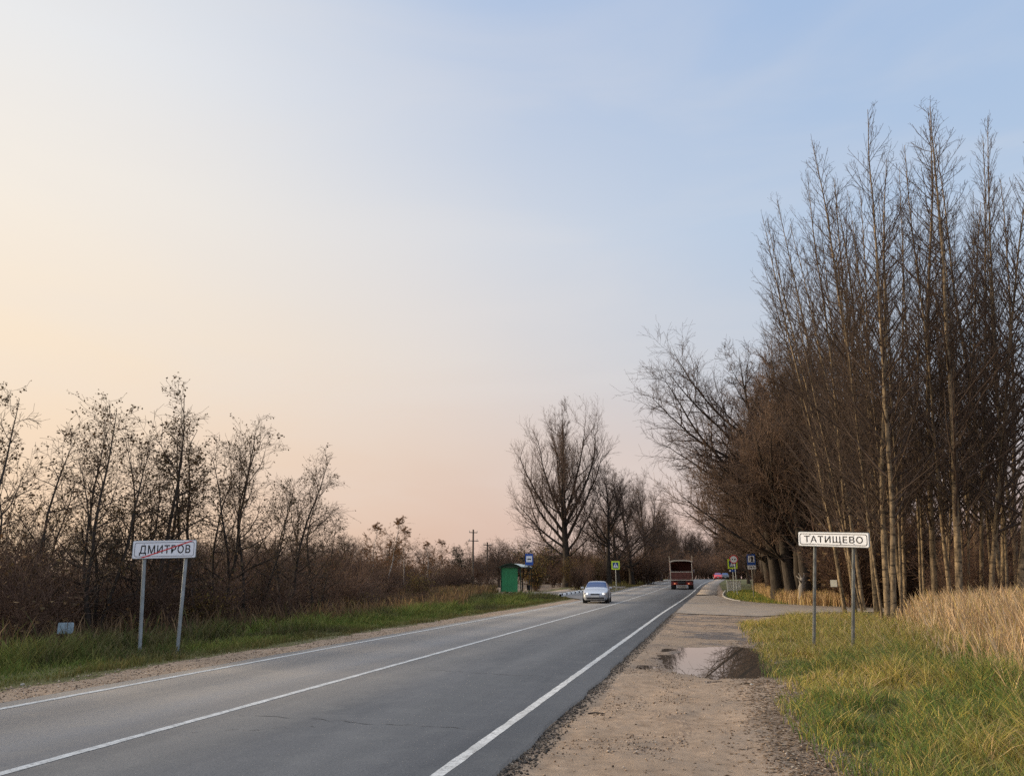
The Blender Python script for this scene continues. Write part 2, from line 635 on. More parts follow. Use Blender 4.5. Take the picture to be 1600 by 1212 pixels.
class MB:
    """collects boxes, cylinders and flat prisms into one mesh"""

    def __init__(s):
        s.bm = bmesh.new()

    def box(s, c, size, bevel=0.0, rot=None):
        r = bmesh.ops.create_cube(s.bm, size=1.0)
        vs = r['verts']
        mtx = Matrix.Translation(c) @ (rot.to_4x4() if rot is not None else Matrix.Identity(4)) @ Matrix.Diagonal((*size, 1))
        bmesh.ops.transform(s.bm, matrix=mtx, verts=vs)
        if bevel:
            es = list({e for v in vs for e in v.link_edges})
            bmesh.ops.bevel(s.bm, geom=es, offset=bevel, segments=2, affect='EDGES', profile=0.5)
        return s

    def cyl(s, a, b, r0, r1=None, seg=12):
        a, b = Vector(a), Vector(b)
        d = b - a
        r = bmesh.ops.create_cone(s.bm, cap_ends=True, segments=seg, radius1=r0, radius2=r0 if r1 is None else r1, depth=d.length)
        q = d.to_track_quat('Z', 'Y').to_matrix().to_4x4()
        bmesh.ops.transform(s.bm, matrix=Matrix.Translation((a + b) / 2) @ q, verts=r['verts'])
        return s

    def prism(s, pts, d0, d1, axis='y'):
        """2-D outline pts (x,z) extruded along y from d0 to d1 (axis 'x': pts are (y,z); 'z': (x,y))"""
        def p(u, v, d):
            return {'y': (u, d, v), 'x': (d, u, v), 'z': (u, v, d)}[axis]
        A = [s.bm.verts.new(p(u, v, d0)) for u, v in pts]
        B = [s.bm.verts.new(p(u, v, d1)) for u, v in pts]
        n = len(pts)
        s.bm.faces.new(A)
        s.bm.faces.new(B[::-1])
        for i in range(n):
            s.bm.faces.new((A[i], B[i], B[(i + 1) % n], A[(i + 1) % n]))
        return s

    def ring(s, c, r0, r1, d0, d1, seg=28):
        """flat ring in the x-z plane"""
        def loop(r, d):
            return [s.bm.verts.new((c[0] + r * math.cos(2 * math.pi * i / seg), d, c[1] + r * math.sin(2 * math.pi * i / seg))) for i in range(seg)]
        a, b, e, f = loop(r0, d0), loop(r1, d0), loop(r0, d1), loop(r1, d1)
        for i in range(seg):
            j = (i + 1) % seg
            for p, q in ((a, b), (b, f), (f, e), (e, a)):
                s.bm.faces.new((p[i], p[j], q[j], q[i]))
        return s

    def build(s, name, mat, parent=None, smooth=False):
        bmesh.ops.recalc_face_normals(s.bm, faces=s.bm.faces[:])
        me = bpy.data.meshes.new(name)
        s.bm.to_mesh(me)
        s.bm.free()
        me.materials.append(mat)
        if smooth:
            me.polygons.foreach_set('use_smooth', np.ones(len(me.polygons), bool))
        return link(name, me, parent)


def text_mesh(name, body, mat, parent, width, height, origin, thick=0.003, weight=0.0):
    """letters in the local x-z plane facing -y, fitted to width x height with lower left corner at origin"""
    cu = bpy.data.curves.new(name, 'FONT')
    cu.body = body
    cu.size = 1.0
    cu.space_character = 1.12
    cu.offset = weight
    cu.resolution_u = 3
    tmp = bpy.data.objects.new(name, cu)
    COL.objects.link(tmp)
    bpy.context.view_layer.update()
    me = bpy.data.meshes.new_from_object(tmp.evaluated_get(bpy.context.evaluated_depsgraph_get()))
    bpy.data.objects.remove(tmp)
    bpy.data.curves.remove(cu)
    co = np.zeros(len(me.vertices) * 3, np.float32)
    me.vertices.foreach_get('co', co)
    co = co.reshape(-1, 3)
    x0, x1 = co[:, 0].min(), co[:, 0].max()
    cap = 0.727                                             # capital height of the typeface
    out = np.zeros_like(co)
    out[:, 0] = origin[0] + (co[:, 0] - x0) / (x1 - x0) * width
    out[:, 2] = origin[2] + co[:, 1] / cap * height
    out[:, 1] = origin[1]
    me.vertices.foreach_set('co', out.ravel())
    me.materials.clear()
    me.materials.append(mat)
    bm = bmesh.new()
    bm.from_mesh(me)
    r = bmesh.ops.extrude_face_region(bm, geom=bm.faces[:])
    bmesh.ops.translate(bm, vec=(0, thick, 0), verts=[g for g in r['geom'] if isinstance(g, bmesh.types.BMVert)])
    bmesh.ops.recalc_face_normals(bm, faces=bm.faces[:])
    bm.to_mesh(me)
    bm.free()
    return link(name, me, parent)


# ------------------------------------------------------------------ the setting: ground, roads, lines, water
def graded(lo, hi, dense, far_growth=1.12):
    """grid lines: dense = [(a,b,step)...] inside, growing steps outside"""
    xs = []
    for a, b, st in dense:
        xs += list(np.arange(a, b, st))
    xs = sorted(xs)
    st = dense[-1][2]
    v = dense[-1][1]
    while v < hi:
        xs.append(v)
        st *= far_growth
        v += st
    st = dense[0][2]
    v = dense[0][0] - st
    pre = []
    while v > lo:
        pre.append(v)
        st *= far_growth
        v -= st
    return np.array(sorted(pre) + xs + [hi]) if False else np.array(sorted(set(np.round(pre + xs + [lo, hi], 4))))


def build_ground():
    xs = graded(-900, 900, [(-18, -9.6, 0.16), (-9.6, -2.3, 0.8), (-2.3, 1.8, 0.065), (1.8, 8, 0.2)])
    ys = [-30, -10, 0, 4]
    y = 6.0
    while y < 1400:
        ys.append(y)
        y += max(0.06, 0.0062 * y, 0.06 * (y - 90))
    ys = np.array(ys)
    X, Y = np.meshgrid(xs, ys, indexing='ij')
    x, y = X.ravel(), Y.ravel()
    z = H(x, y)
    ny = len(ys)
    i, j = np.meshgrid(np.arange(len(xs) - 1), np.arange(ny - 1), indexing='ij')
    a = (i * ny + j).ravel()
    q = np.stack([a, a + ny, a + ny + 1, a + 1], 1)
    n = fbm(x * 0.7, y * 0.5, 4) - 0.5
    n2 = fbm(x * 3, y * 2, 3) - 0.5
    edgeR = 1.05 + 0.6 * n + 0.4 * n2 - 0.62 * sm((15 - y) / 6)
    rut = 0
    sandR = (x > -3.2) * (1 - sm((x - edgeR + 0.35) / 0.7)) * (1 - sm((y - 62) / 4) * sm((x - 0.9) / 0.4))
    edge2 = np.interp(y, [33, 38, 44, 52, 60, 66], [1.2, 2.6, 6, 6.5, 3, 1.3])
    sandR = np.maximum(sandR, (x > -3) * (1 - sm((x - edge2) / 0.8)) * sm((y - 30) / 3) * (1 - sm((y - 64) / 3)))
    sandL = sm((x - (-11.2 + 0.6 * n + 0.5 * n2)) / 0.35) * (x < -8.5) * (1 - sm((y - 60) / 8))
    sand = np.maximum(sandR * (1 - sm((y - 150) / 30)), sandL)
    turfR = sm((x - edgeR - 0.05 - 0.62 * sm((15 - y) / 6)) / 0.4) * (1 - sm((x - 6.5) / 3)) * (y < 200)
    turfL = (x < -10) * (1 - sm((-14.8 + 1.4 * n - x) / 0.9))
    bus = sm((y - 45) / 5) * (x < -10) * (1 - sm((-17 - x) / 3))
    far = (x > 1.2) * sm((y - 55) / 5) * (1 - sm((x - 6) / 3))
    turf = np.maximum(np.maximum(turfR, turfL), np.maximum(bus, far))
    sand = sand * (1 - 0.75 * (x > -3) * np.exp(-((x - xR(y) - 0.52) / 0.11) ** 2) * (y < 60))  # dark strip at the asphalt edge paints in the shadow gap
    pd = puddle(x + 0.25 * n, y + 1.3 * n)
    wet = sm((pd + 0.3 * n2 - 0.12) / 0.4) * (x > -2.6)
    ridge = sm((fbm(x * 0.8 + 3, y * 1.9 + 1, 4) - 0.55) / 0.05) * sm((y - 20.5) / 3) * (1 - sm((y - 42) / 8)) * (x > -2.2) * (x < 6)
    wet = np.maximum(wet, 0.95 * ridge)
    near_p = sm((puddle(x * 0.75 + 0.1 + 0.4 * n, y * 0.8 + 3.6 + 2 * n) - 0.15) / 0.5) * (x > -2.4) * (0.45 + 0.55 * sm((fbm(x * 1.5, y * 0.9, 3) - 0.4) / 0.15))
    wet = np.maximum(wet, 0.8 * near_p)
    rr = np.hypot((x + 1.0) / 0.62, (y - 10.0) / 1.25)
    trk = np.exp(-((rr - 1) / 0.17) ** 2) * (x > -0.9)
    for cx, w in ((0.25, 0.11), (-0.55, 0.09)):
        trk = np.maximum(trk, 0.25 * np.exp(-((x - cx - 0.05 * (y - 8) + 0.1 * n) / w) ** 2) * (y < 14))
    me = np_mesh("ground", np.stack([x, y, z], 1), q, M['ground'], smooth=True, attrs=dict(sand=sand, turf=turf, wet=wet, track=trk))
    o = link("ground", me)
    tag(o, kind='structure')


build_ground()


def ribbon(name, ys, xa, xb, dz, mat, nx=2, skirt=0.0, kind='structure', ground=False):
    """sheet between x=xa(y) and x=xb(y)"""
    ys = np.asarray(ys, float)
    A, B = xa(ys), xb(ys)
    t = np.linspace(0, 1, nx)
    X = A[:, None] + (B - A)[:, None] * t[None]
    Y = np.repeat(ys[:, None], nx, 1)
    Z = (H(X, Y) if ground else zr(Y)) + dz
    if skirt:
        X = np.concatenate([X[:, :1] - 0.03, X, X[:, -1:] + 0.03], 1)
        Y = np.concatenate([Y[:, :1], Y, Y[:, -1:]], 1)
        Z = np.concatenate([Z[:, :1] - skirt, Z, Z[:, -1:] - skirt], 1)
        nx += 2
    n = len(ys)
    i, j = np.meshgrid(np.arange(n - 1), np.arange(nx - 1), indexing='ij')
    a = (i * nx + j).ravel()
    q = np.stack([a, a + 1, a + nx + 1, a + nx], 1)
    o = link(name, np_mesh(name, np.stack([X, Y, Z], 2).reshape(-1, 3), q, mat, smooth=False))
    tag(o, kind=kind)
    return o


def wob(y, a, s, k):
    return a * (fbm(np.asarray(y) * s, np.zeros_like(y) + k, 4) - 0.5)


YR = np.concatenate([np.arange(-12, 30, 0.1), np.arange(30, 120, 0.6), np.arange(120, 420, 3)])
ribbon("road", YR, lambda y: xL(y) - 0.42 + wob(y, 0.12, 1.5, 3.3), lambda y: xR(y) + 0.46 + wob(y, 0.16, 1.3, 9.1), 0.0, M['road'], 3, 0.16)
LW = 0.06


def line(xf, y0, y1, k, w=LW):
    ys = YR[(YR >= y0) & (YR <= y1)]
    ribbon("road_marking", ys, lambda y: xf(y) - w + wob(y, 0.025, 3, k), lambda y: xf(y) + w + wob(y, 0.025, 3, k + 5), 0.004, M['paint'])


line(xL, -10, 400, 1.0)
line(xC, -10, 400, 2.0)
line(xR, -10, 400, 4.0)
line(lambda y: -7.7 + 0.011 * (y - 105) , 95, 260, 6.0)
# transverse cracks in the near lane


def crack(name, p, q, w, k):
    n = 90
    t = np.linspace(0, 1, n)
    x = p[0] + (q[0] - p[0]) * t
    y = p[1] + (q[1] - p[1]) * t + 0.35 * (fbm(t * 9, t * 0 + k, 4) - 0.5)
    ww = w * np.clip(fbm(t * 22, t * 0 + k + 3, 3) * 2.4 - 0.75, 0.05, 1)
    v = np.concatenate([np.stack([x, y - ww, zr(y) + 0.0035], 1), np.stack([x, y + ww, zr(y) + 0.0035], 1)])
    a = np.arange(n - 1)
    o = link(name, np_mesh(name, v, np.stack([a, a + 1, a + n + 1, a + n], 1), M['dark']))
    tag(o, kind='structure')


crack("road_crack", (-5.9, 9.35), (-2.6, 9.2), 0.008, 2.0)
crack("road_crack", (-5.8, 8.3), (-4.6, 8.9), 0.006, 7.0)
crack("road_crack", (-5.4, 14.6), (-3.0, 14.2), 0.010, 12.0)
crack("road_crack", (-6.0, 21.5), (-2.8, 22.2), 0.013, 15.0)
crack("road_crack", (-8.9, 17.5), (-6.5, 17.9), 0.010, 19.0)

# side road leaving to the right, and the dusty apron of the junction


def apron():
    near = [(-1.9, 41.0), (0.4, 39.5), (2.0, 38.5), (3.4, 40.5), (5.2, 43.6), (9, 45.2), (16, 46.5), (40, 49)]
    far = [(-1.9, 74.0), (0.2, 76.0), (0.75, 71), (1.45, 63.5), (3.2, 57.5), (7, 52.6), (16, 51.5), (40, 54)]
    na = 60
    s = np.linspace(0, 1, na)
    k = np.linspace(0, 1, len(near))
    A = np.stack([np.interp(s, k, [p[i] for p in near]) for i in (0, 1)], 1)
    B = np.stack([np.interp(s, k, [p[i] for p in far]) for i in (0, 1)], 1)
    A += (fbm(s[:, None] * 14 + np.array([[0, 9]]), s[:, None] * 0 + 3.3, 3) - 0.5) * 0.7
    t = np.linspace(0, 1, 16)
    P = A[:, None] + (B - A)[:, None] * t[None, :, None]
    Z = H(P[..., 0], P[..., 1]) + 0.03
    v = np.concatenate([P, Z[..., None]], 2).reshape(-1, 3)
    i, j = np.meshgrid(np.arange(na - 1), np.arange(15), indexing='ij')
    a = (i * 16 + j).ravel()
    o = link("side_road", np_mesh("side_road", v, np.stack([a, a + 1, a + 17, a + 16], 1), M['side']))
    tag(o, kind='structure')


apron()
ribbon("footpath", np.arange(76, 200, 2.0), lambda y: xR(y) + 0.6, lambda y: xR(y) + 2.4, 0.02, M['side'], 2, 0.1)

# bus bay and waiting platform on the left
ribbon("bus_bay", np.arange(60, 112, 0.5), lambda y: -9.75 - 3.4 * sm((y - 60) / 11) * (1 - sm((y - 98) / 13)), lambda y: y * 0 - 9.74, 0.012, M['road'], 2)
ribbon("platform", np.arange(68.5, 102.5, 0.5), lambda y: -19.5 + 3.5 * sm((y - 76) / 3), lambda y: -13.25 + 0 * y + 2.6 * sm((y - 92) / 10), 0.16, M['side'], 2, 0.3)


def mat_kerb_striped():
    n = Net("striped_kerb")
    gm = n.N.new('ShaderNodeNewGeometry')
    sp = n.N.new('ShaderNodeSeparateXYZ')
    n.L.new(gm.outputs['Position'], sp.inputs[0])
    t = n.math('FRACT', n.math('MULTIPLY', sp.outputs[1], 0.42))
    st = n.math('GREATER_THAN', t, 0.70)
    return n.base(n.mix(st, (0.72, 0.73, 0.72), (0.025, 0.025, 0.028)), 0.8)


M['kerb2'] = mat_kerb_striped()


def kerb(name, pts, w, h, mat):
    pts = np.array(pts, float)
    n = len(pts)
    d = np.gradient(pts, axis=0)
    d /= np.linalg.norm(d, axis=1)[:, None]
    nn = np.stack([-d[:, 1], d[:, 0]], 1) * w / 2
    z = H(pts[:, 0], pts[:, 1])
    prof = [(-1, -0.15), (-1, h), (1, h), (1, -0.15)]
    V = np.stack([np.concatenate([pts + nn * s, (z + dz)[:, None]], 1) for s, dz in prof], 1).reshape(-1, 3)
    i, j = np.meshgrid(np.arange(n - 1), np.arange(3), indexing='ij')
    a = (i * 4 + j).ravel()
    q = list(np.stack([a, a + 1, a + 5, a + 4], 1)) + [(0, 1, 2, 3), (4 * n - 1, 4 * n - 2, 4 * n - 3, 4 * n - 4)]
    tag(link(name, np_mesh(name, V, np.array(q), mat)), kind='structure')


yk = np.arange(69, 103, 0.25)
kerb("kerb", np.stack([-9.8 - 3.42 * sm((yk - 60) / 11) * (1 - sm((yk - 98) / 13)), yk], 1), 0.2, 0.26, M['kerb2'])
ck = [(2.05, 61.2), (1.7, 62.8), (1.15, 68), (0.95, 74), (1.1, 82), (1.5, 92)]
tk = np.linspace(0, 1, 70)
kerb("kerb", np.stack([np.interp(tk, np.linspace(0, 1, len(ck)), [c[i] for c in ck]) for i in (0, 1)], 1), 0.12, 0.07, M['concrete'])


def water():
    xs, ys = np.linspace(-2.0, 2.0, 30), np.linspace(12.5, 24, 40)
    X, Y = np.meshgrid(xs, ys, indexing='ij')
    keep = np.hypot((X - 0.1) / 1.75, (Y - 18) / 5.4) < 1
    v = np.stack([X, Y, X * 0 + WATER], 2).reshape(-1, 3)
    i, j = np.meshgrid(np.arange(29), np.arange(39), indexing='ij')
    m = keep[i, j]
    a = (i * 40 + j)[m]
    tag(link("puddle_water", np_mesh("puddle_water", v, np.stack([a, a + 40, a + 41, a + 1], 1), M['water'])), kind='structure')


water()

# ------------------------------------------------------------------ trees
RNG = np.random.RandomState(11)


def unit(v):
    return v / np.maximum(np.linalg.norm(v, axis=-1, keepdims=True), 1e-9)


def grow(start, d, length, r0, r1, nseg, wobble, trop, rng):
    """polylines for m branches at once"""
    m = len(start)
    P = np.zeros((m, nseg + 1, 3))
    P[:, 0] = start
    d = unit(d)
    st = (length / nseg)[:, None]
    for k in range(nseg):
        d = unit(d + rng.normal(0, wobble, (m, 3)) + np.array([0, 0, trop]))
        P[:, k + 1] = P[:, k] + d * st
    t = np.linspace(0, 1, nseg + 1)[None]
    R = r0[:, None] * (1 - t) + r1[:, None] * t
    return P, R


def spawn(P, R, count, t0, t1, ang, angv, rng, keep=None):
    """children along the polylines: start, direction, parent radius there, t, parent index"""
    m, n1, _ = P.shape
    idx = np.repeat(np.arange(m), count)
    t = (np.tile(np.arange(count), m) + rng.rand(m * count)) / count * (t1 - t0) + t0
    if keep is not None:
        k = rng.rand(len(idx)) < keep[idx]
        idx, t = idx[k], t[k]
    f = np.clip(t, 0, 0.9999) * (n1 - 1)
    i = f.astype(int)
    w = (f - i)[:, None]
    s = P[idx, i] * (1 - w) + P[idx, i + 1] * w
    tan = unit(P[idx, i + 1] - P[idx, i])
    r = R[idx, i] * (1 - w[:, 0]) + R[idx, i + 1] * w[:, 0]
    rnd = rng.normal(0, 1, (len(idx), 3))
    side = unit(rnd - tan * np.sum(rnd * tan, 1, keepdims=True))
    a = ang(t) if callable(ang) else np.full(len(idx), ang)
    a = a + rng.normal(0, angv, len(idx))
    return s, tan * np.cos(a)[:, None] + side * np.sin(a)[:, None], r, t, idx


def tubes(P, R, K):
    m, n1, _ = P.shape
    T = np.empty_like(P)
    T[:, 1:-1] = P[:, 2:] - P[:, :-2]
    T[:, 0] = P[:, 1] - P[:, 0]
    T[:, -1] = P[:, -1] - P[:, -2]
    T = unit(T)
    ov = np.abs(unit(P[:, -1] - P[:, 0]))
    ref = np.eye(3)[np.argmin(ov, 1)][:, None]
    U = unit(np.cross(T, np.broadcast_to(ref, T.shape)))
    V = np.cross(T, U)
    a = np.arange(K) * 2 * math.pi / K
    v = P[:, :, None] + R[:, :, None, None] * (U[:, :, None] * np.cos(a)[None, None, :, None] + V[:, :, None] * np.sin(a)[None, None, :, None])
    base = (np.arange(m)[:, None, None] * n1 + np.arange(n1 - 1)[None, :, None]) * K
    k = np.arange(K)[None, None]
    k2 = (k + 1) % K
    q = np.stack(np.broadcast_arrays(base + k, base + k2, base + K + k2, base + K + k), -1).reshape(-1, 4)
    return v.reshape(-1, 3), q


class Plant:
    def __init__(s):
        s.v, s.q, s.n = [], [], 0

    def add(s, P, R, K):
        v, q = tubes(P, R, K)
        s.v.append(v)
        s.q.append(q + s.n)
        s.n += len(v)

    def mesh(s, name, mat, smooth=False):
        return np_mesh(name, np.concatenate(s.v), np.concatenate(s.q), mat, smooth=smooth)


def leaf_mesh(name, pts, size, colors, rng, mat):
    """folded little leaves hanging from points"""
    m = len(pts)
    d = unit(rng.normal(0, 1, (m, 3)) + np.array([0, 0, -0.9]))
    s = unit(np.cross(d, rng.normal(0, 1, (m, 3))))
    n = np.cross(d, s)
    L = (size * (0.6 + 0.8 * rng.rand(m)))[:, None]
    W = L * 0.36
    a, tip = pts, pts + d * L
    l, r = pts + d * L * 0.5 + s * W + n * W * 0.5, pts + d * L * 0.5 - s * W + n * W * 0.5
    v = np.stack([a, l, tip, r], 1).reshape(-1, 3)
    i = np.arange(m)[:, None] * 4
    tri = np.concatenate([i + [[0, 1, 2]], i + [[0, 2, 3]]])
    c = np.array(colors)[rng.randint(len(colors), size=m)] * (0.7 + 0.6 * rng.rand(m, 1))
    c = np.repeat(np.concatenate([c, np.ones((m, 1))], 1), 4, 0)
    return np_mesh(name, v, np.zeros((0, 4)), mat, tris=tri, colors=c)


def aspen(seed, h=20.0, n1=84, dens=0.7):
    """tall straight stem with fine ascending branches: trunk mesh, crown mesh"""
    rng = np.random.RandomState(seed)
    tr, cr = Plant(), Plant()
    P, R = grow(np.zeros((1, 3)), np.array([[0, 0, 1.0]]), np.array([h]), np.array([0.110]), np.array([0.012]), 26, 0.022, 0.03, rng)
    P[:, :, 0] += 0.16 * np.sin(np.linspace(0, 5, 27) + seed)
    R[0, 0] *= 1.35
    tr.add(P, R, 9)
    s, d, r, t, i = spawn(P, R, n1, 0.16, 0.99, lambda t: np.radians(58 - 26 * t), 0.13, rng)
    ln = (0.35 + 5.4 * (1 - t) ** 0.8 * np.where(t < 0.35, 0.3 + 2.0 * t, 1.0)) * (0.45 + 0.9 * rng.rand(len(t)))
    P1, R1 = grow(s, d, ln, np.minimum(r * 0.5, 0.009 + 0.0085 * ln), 0.006 + 0 * ln, 8, 0.055, 0.06, rng)
    cr.add(P1, R1, 4)
    s, d, r, t, i = spawn(P1, R1, int(20 * dens), 0.10, 0.97, math.radians(34), 0.14, rng, np.clip(ln / 4.6, 0.12, 1))
    l2 = (0.25 + 0.30 * ln[i] * (1 - t)) * (0.45 + 0.9 * rng.rand(len(t)))
    P2, R2 = grow(s, d, l2, np.minimum(r * 0.75, 0.0095), 0.005 + 0 * l2, 4, 0.10, 0.08, rng)
    cr.add(P2, R2, 3)
    s, d, r, t, i = spawn(P2, R2, int(6 * dens), 0.15, 0.95, math.radians(42), 0.2, rng, np.clip(l2 / 1.1, 0.15, 1))
    l3 = (0.10 + 0.30 * l2[i]) * (0.5 + 0.9 * rng.rand(len(t)))
    P3, R3 = grow(s, d, l3, np.minimum(r * 0.85, 0.006), 0.0042 + 0 * l3, 2, 0.10, 0.06, rng)
    cr.add(P3, R3, 3)
    return [("trunk", tr.mesh("aspen_trunk", M['bark_aspen'], True)), ("crown", cr.mesh("aspen_crown", M['twig_aspen']))], h


def broad(seed, h=20.0, spread=0.5, n1=22, trunk_r=0.45, limbs=(), twig=0.013, fork=0.12, mats=('bark_grey', 'twig_grey'), up=0.10, wobble=0.045):
    """old roadside tree with heavy limbs that sweep out and up"""
    rng = np.random.RandomState(seed)
    tr, cr = Plant(), Plant()
    P, R = grow(np.zeros((1, 3)), np.array([[0, 0, 1.0]]), np.array([h * 0.96]), np.array([trunk_r]), np.array([0.02]), 18, wobble, 0.06, rng)
    R[0] = trunk_r * np.clip(1 - np.linspace(0, 1, 19), 0.03, 1) ** 1.15
    R[0, 0] *= 1.3
    tr.add(P, R, 10)
    s, d, r, t, i = spawn(P, R, n1, fork, 0.95, lambda t: np.radians(68 - 38 * t), 0.15, rng)
    ln = h * spread * (1.05 - 0.8 * t) * (0.6 + 0.6 * rng.rand(len(t)))
    for az, tt, an, L in limbs:                       # limbs the photograph shows
        f = tt * 18
        k = int(f)
        p = P[0, k] * (1 - f + k) + P[0, k + 1] * (f - k)
        s = np.concatenate([s, p[None]])
        d = np.concatenate([d, [[math.cos(az) * math.sin(an), math.sin(az) * math.sin(an), math.cos(an)]]])
        r = np.append(r, R[0, k])
        ln = np.append(ln, L)
    r0 = np.minimum(r * 0.62, 0.02 + 0.0165 * ln)
    P1, R1 = grow(s, d, ln, r0, 0.25 * twig + r0 * 0.12, 10, 0.07, up * 0.5, rng)
    tr.add(P1, R1, 6)
    s, d, r, t, i = spawn(P1, R1, 16, 0.12, 1.0, math.radians(45), 0.2, rng, np.clip(ln / 8, 0.35, 1))
    l2 = ln[i] * (0.42 - 0.20 * t) * (0.45 + 0.8 * rng.rand(len(t))) + 0.3
    P2, R2 = grow(s, d, l2, np.minimum(r * 0.6, 0.012 + 0.012 * l2), 0.8 * twig + 0 * l2, 6, 0.12, up, rng)
    cr.add(P2, R2, 4)
    s, d, r, t, i = spawn(P2, R2, 10, 0.12, 1.0, math.radians(42), 0.22, rng, np.clip(l2 / 3, 0.3, 1))
    l3 = l2[i] * 0.42 * (0.5 + 0.8 * rng.rand(len(t))) + 0.15
    P3, R3 = grow(s, d, l3, np.minimum(r * 0.75, twig * 1.3), 0.7 * twig + 0 * l3, 4, 0.13, up, rng)
    cr.add(P3, R3, 3)
    s, d, r, t, i = spawn(P3, R3, 4, 0.2, 1.0, math.radians(40), 0.22, rng)
    l4 = l3[i] * 0.5 * (0.5 + 0.8 * rng.rand(len(t))) + 0.1
    P4, R4 = grow(s, d, l4, np.minimum(r * 0.85, twig * 0.8), 0.6 * twig + 0 * l4, 2, 0.12, up, rng)
    cr.add(P4, R4, 3)
    return [("trunk", tr.mesh("broad_trunk", M[mats[0]], True)), ("crown", cr.mesh("broad_crown", M[mats[1]]))], h


def alder(seed, stems=2, h=8.0, lean=0.0, leaves=1300, leafcols=((0.06, 0.04, 0.025), (0.11, 0.068, 0.036), (0.08, 0.062, 0.028)), mats=('bark_alder', 'twig_alder'), twig=0.007, r0=0.085):
    """crooked small tree that keeps some withered leaves"""
    rng = np.random.RandomState(seed)
    tr, cr = Plant(), Plant()
    a0 = rng.rand() * 6.28
    az = a0 + np.arange(stems) * 2 * math.pi / stems + rng.normal(0, 0.3, stems)
    d = np.stack([np.cos(az) * 0.22 + lean, np.sin(az) * 0.22, np.ones(stems)], 1)
    hh = h * np.where(np.arange(stems) == 0, 1.0, 0.72 + 0.2 * rng.rand(stems))
    P, R = grow(np.zeros((stems, 3)) + rng.normal(0, 0.05, (stems, 3)) * [1, 1, 0], d, hh, r0 * hh / h, 0.008 + 0 * hh, 14, 0.085, 0.05, rng)
    R[:, 0] *= 1.25
    tr.add(P, R, 7)
    s, d, r, t, i = spawn(P, R, 20, 0.22, 0.98, lambda t: np.radians(62 - 22 * t), 0.2, rng)
    ln = (0.35 + h * 0.27 * (1 - 0.75 * t)) * (0.45 + 0.8 * rng.rand(len(t)))
    P1, R1 = grow(s, d, ln, np.minimum(r * 0.6, 0.01 + 0.011 * ln), 0.6 * twig + 0 * ln, 7, 0.15, 0.05, rng)
    cr.add(P1, R1, 4)
    s, d, r, t, i = spawn(P1, R1, 8, 0.2, 1.0, math.radians(48), 0.25, rng)
    l2 = ln[i] * 0.42 * (0.4 + 0.9 * rng.rand(len(t))) + 0.1
    P2, R2 = grow(s, d, l2, np.minimum(r * 0.75, twig * 1.2), 0.7 * twig + 0 * l2, 4, 0.16, 0.03, rng)
    cr.add(P2, R2, 3)
    s, d, r, t, i = spawn(P2, R2, 3, 0.3, 1.0, math.radians(45), 0.25, rng)
    l3 = l2[i] * 0.5 * (0.5 + 0.8 * rng.rand(len(t))) + 0.05
    P3, R3 = grow(s, d, l3, np.minimum(r * 0.85, twig * 0.8), 0.6 * twig + 0 * l3, 2, 0.14, 0.0, rng)
    cr.add(P3, R3, 3)
    parts = [("trunk", tr.mesh("alder_trunk", M[mats[0]], True)), ("crown", cr.mesh("alder_crown", M[mats[1]]))]
    if leaves:
        pool = np.concatenate([P3[:, -1], P3[:, 1], P2[:, -1]])
        # withered leaves hang on in clusters
        w = fbm(pool[:, 0] * 1.3 + 7, pool[:, 2] * 1.3 + pool[:, 1], 2)
        pool = pool[np.argsort(-(w + 0.25 * rng.rand(len(w))))[:int(len(pool) * 0.55)]]
        pts = pool[rng.randint(len(pool), size=leaves)] + rng.normal(0, 0.03, (leaves, 3))
        parts.append(("leaves", leaf_mesh("withered_leaves", pts, 0.072, leafcols, rng, M['leaf'])))
    return parts, h


def shrub(seed, h=3.0, stems=26, spread=0.45, leaves=0, mats='twig_shrub', twig=0.008, leafcols=((0.16, 0.10, 0.05),)):
    rng = np.random.RandomState(seed)
    cr = Plant()
    az = rng.rand(stems) * 6.28
    tilt = spread * rng.rand(stems) ** 0.7
    d = np.stack([np.cos(az) * tilt, np.sin(az) * tilt, np.ones(stems)], 1)
    base = np.stack([np.cos(az), np.sin(az), 0 * az], 1) * (0.35 * rng.rand(stems))[:, None]
    ln = h * (0.55 + 0.5 * rng.rand(stems))
    P, R = grow(base, d, ln, 0.012 + 0.010 * rng.rand(stems), 0.6 * twig + 0 * ln, 8, 0.09, 0.02, rng)
    cr.add(P, R, 4)
    s, d, r, t, i = spawn(P, R, 14, 0.15, 1.0, math.radians(40), 0.2, rng)
    l2 = ln[i] * 0.32 * (0.4 + 0.9 * rng.rand(len(t)))
    P2, R2 = grow(s, d, l2, np.minimum(r * 0.75, twig * 1.2), 0.7 * twig + 0 * l2, 4, 0.13, 0.05, rng)
    cr.add(P2, R2, 3)
    s, d, r, t, i = spawn(P2, R2, 5, 0.2, 1.0, math.radians(42), 0.22, rng)
    l3 = l2[i] * 0.5 * (0.5 + 0.8 * rng.rand(len(t))) + 0.05
    P3, R3 = grow(s, d, l3, np.minimum(r * 0.85, twig * 0.85), 0.6 * twig + 0 * l3, 2, 0.13, 0.03, rng)
    cr.add(P3, R3, 3)
    parts = [("stems", cr.mesh("shrub_stems", M[mats]))]
    if leaves:
        pool = np.concatenate([P3[:, -1], P3[:, 1], P2[:, -1]])
        pts = pool[rng.randint(len(pool), size=leaves)] + rng.normal(0, 0.04, (leaves, 3))
        parts.append(("leaves", leaf_mesh("shrub_leaves", pts, 0.10, leafcols, rng, M['leaf'])))
    return parts, h


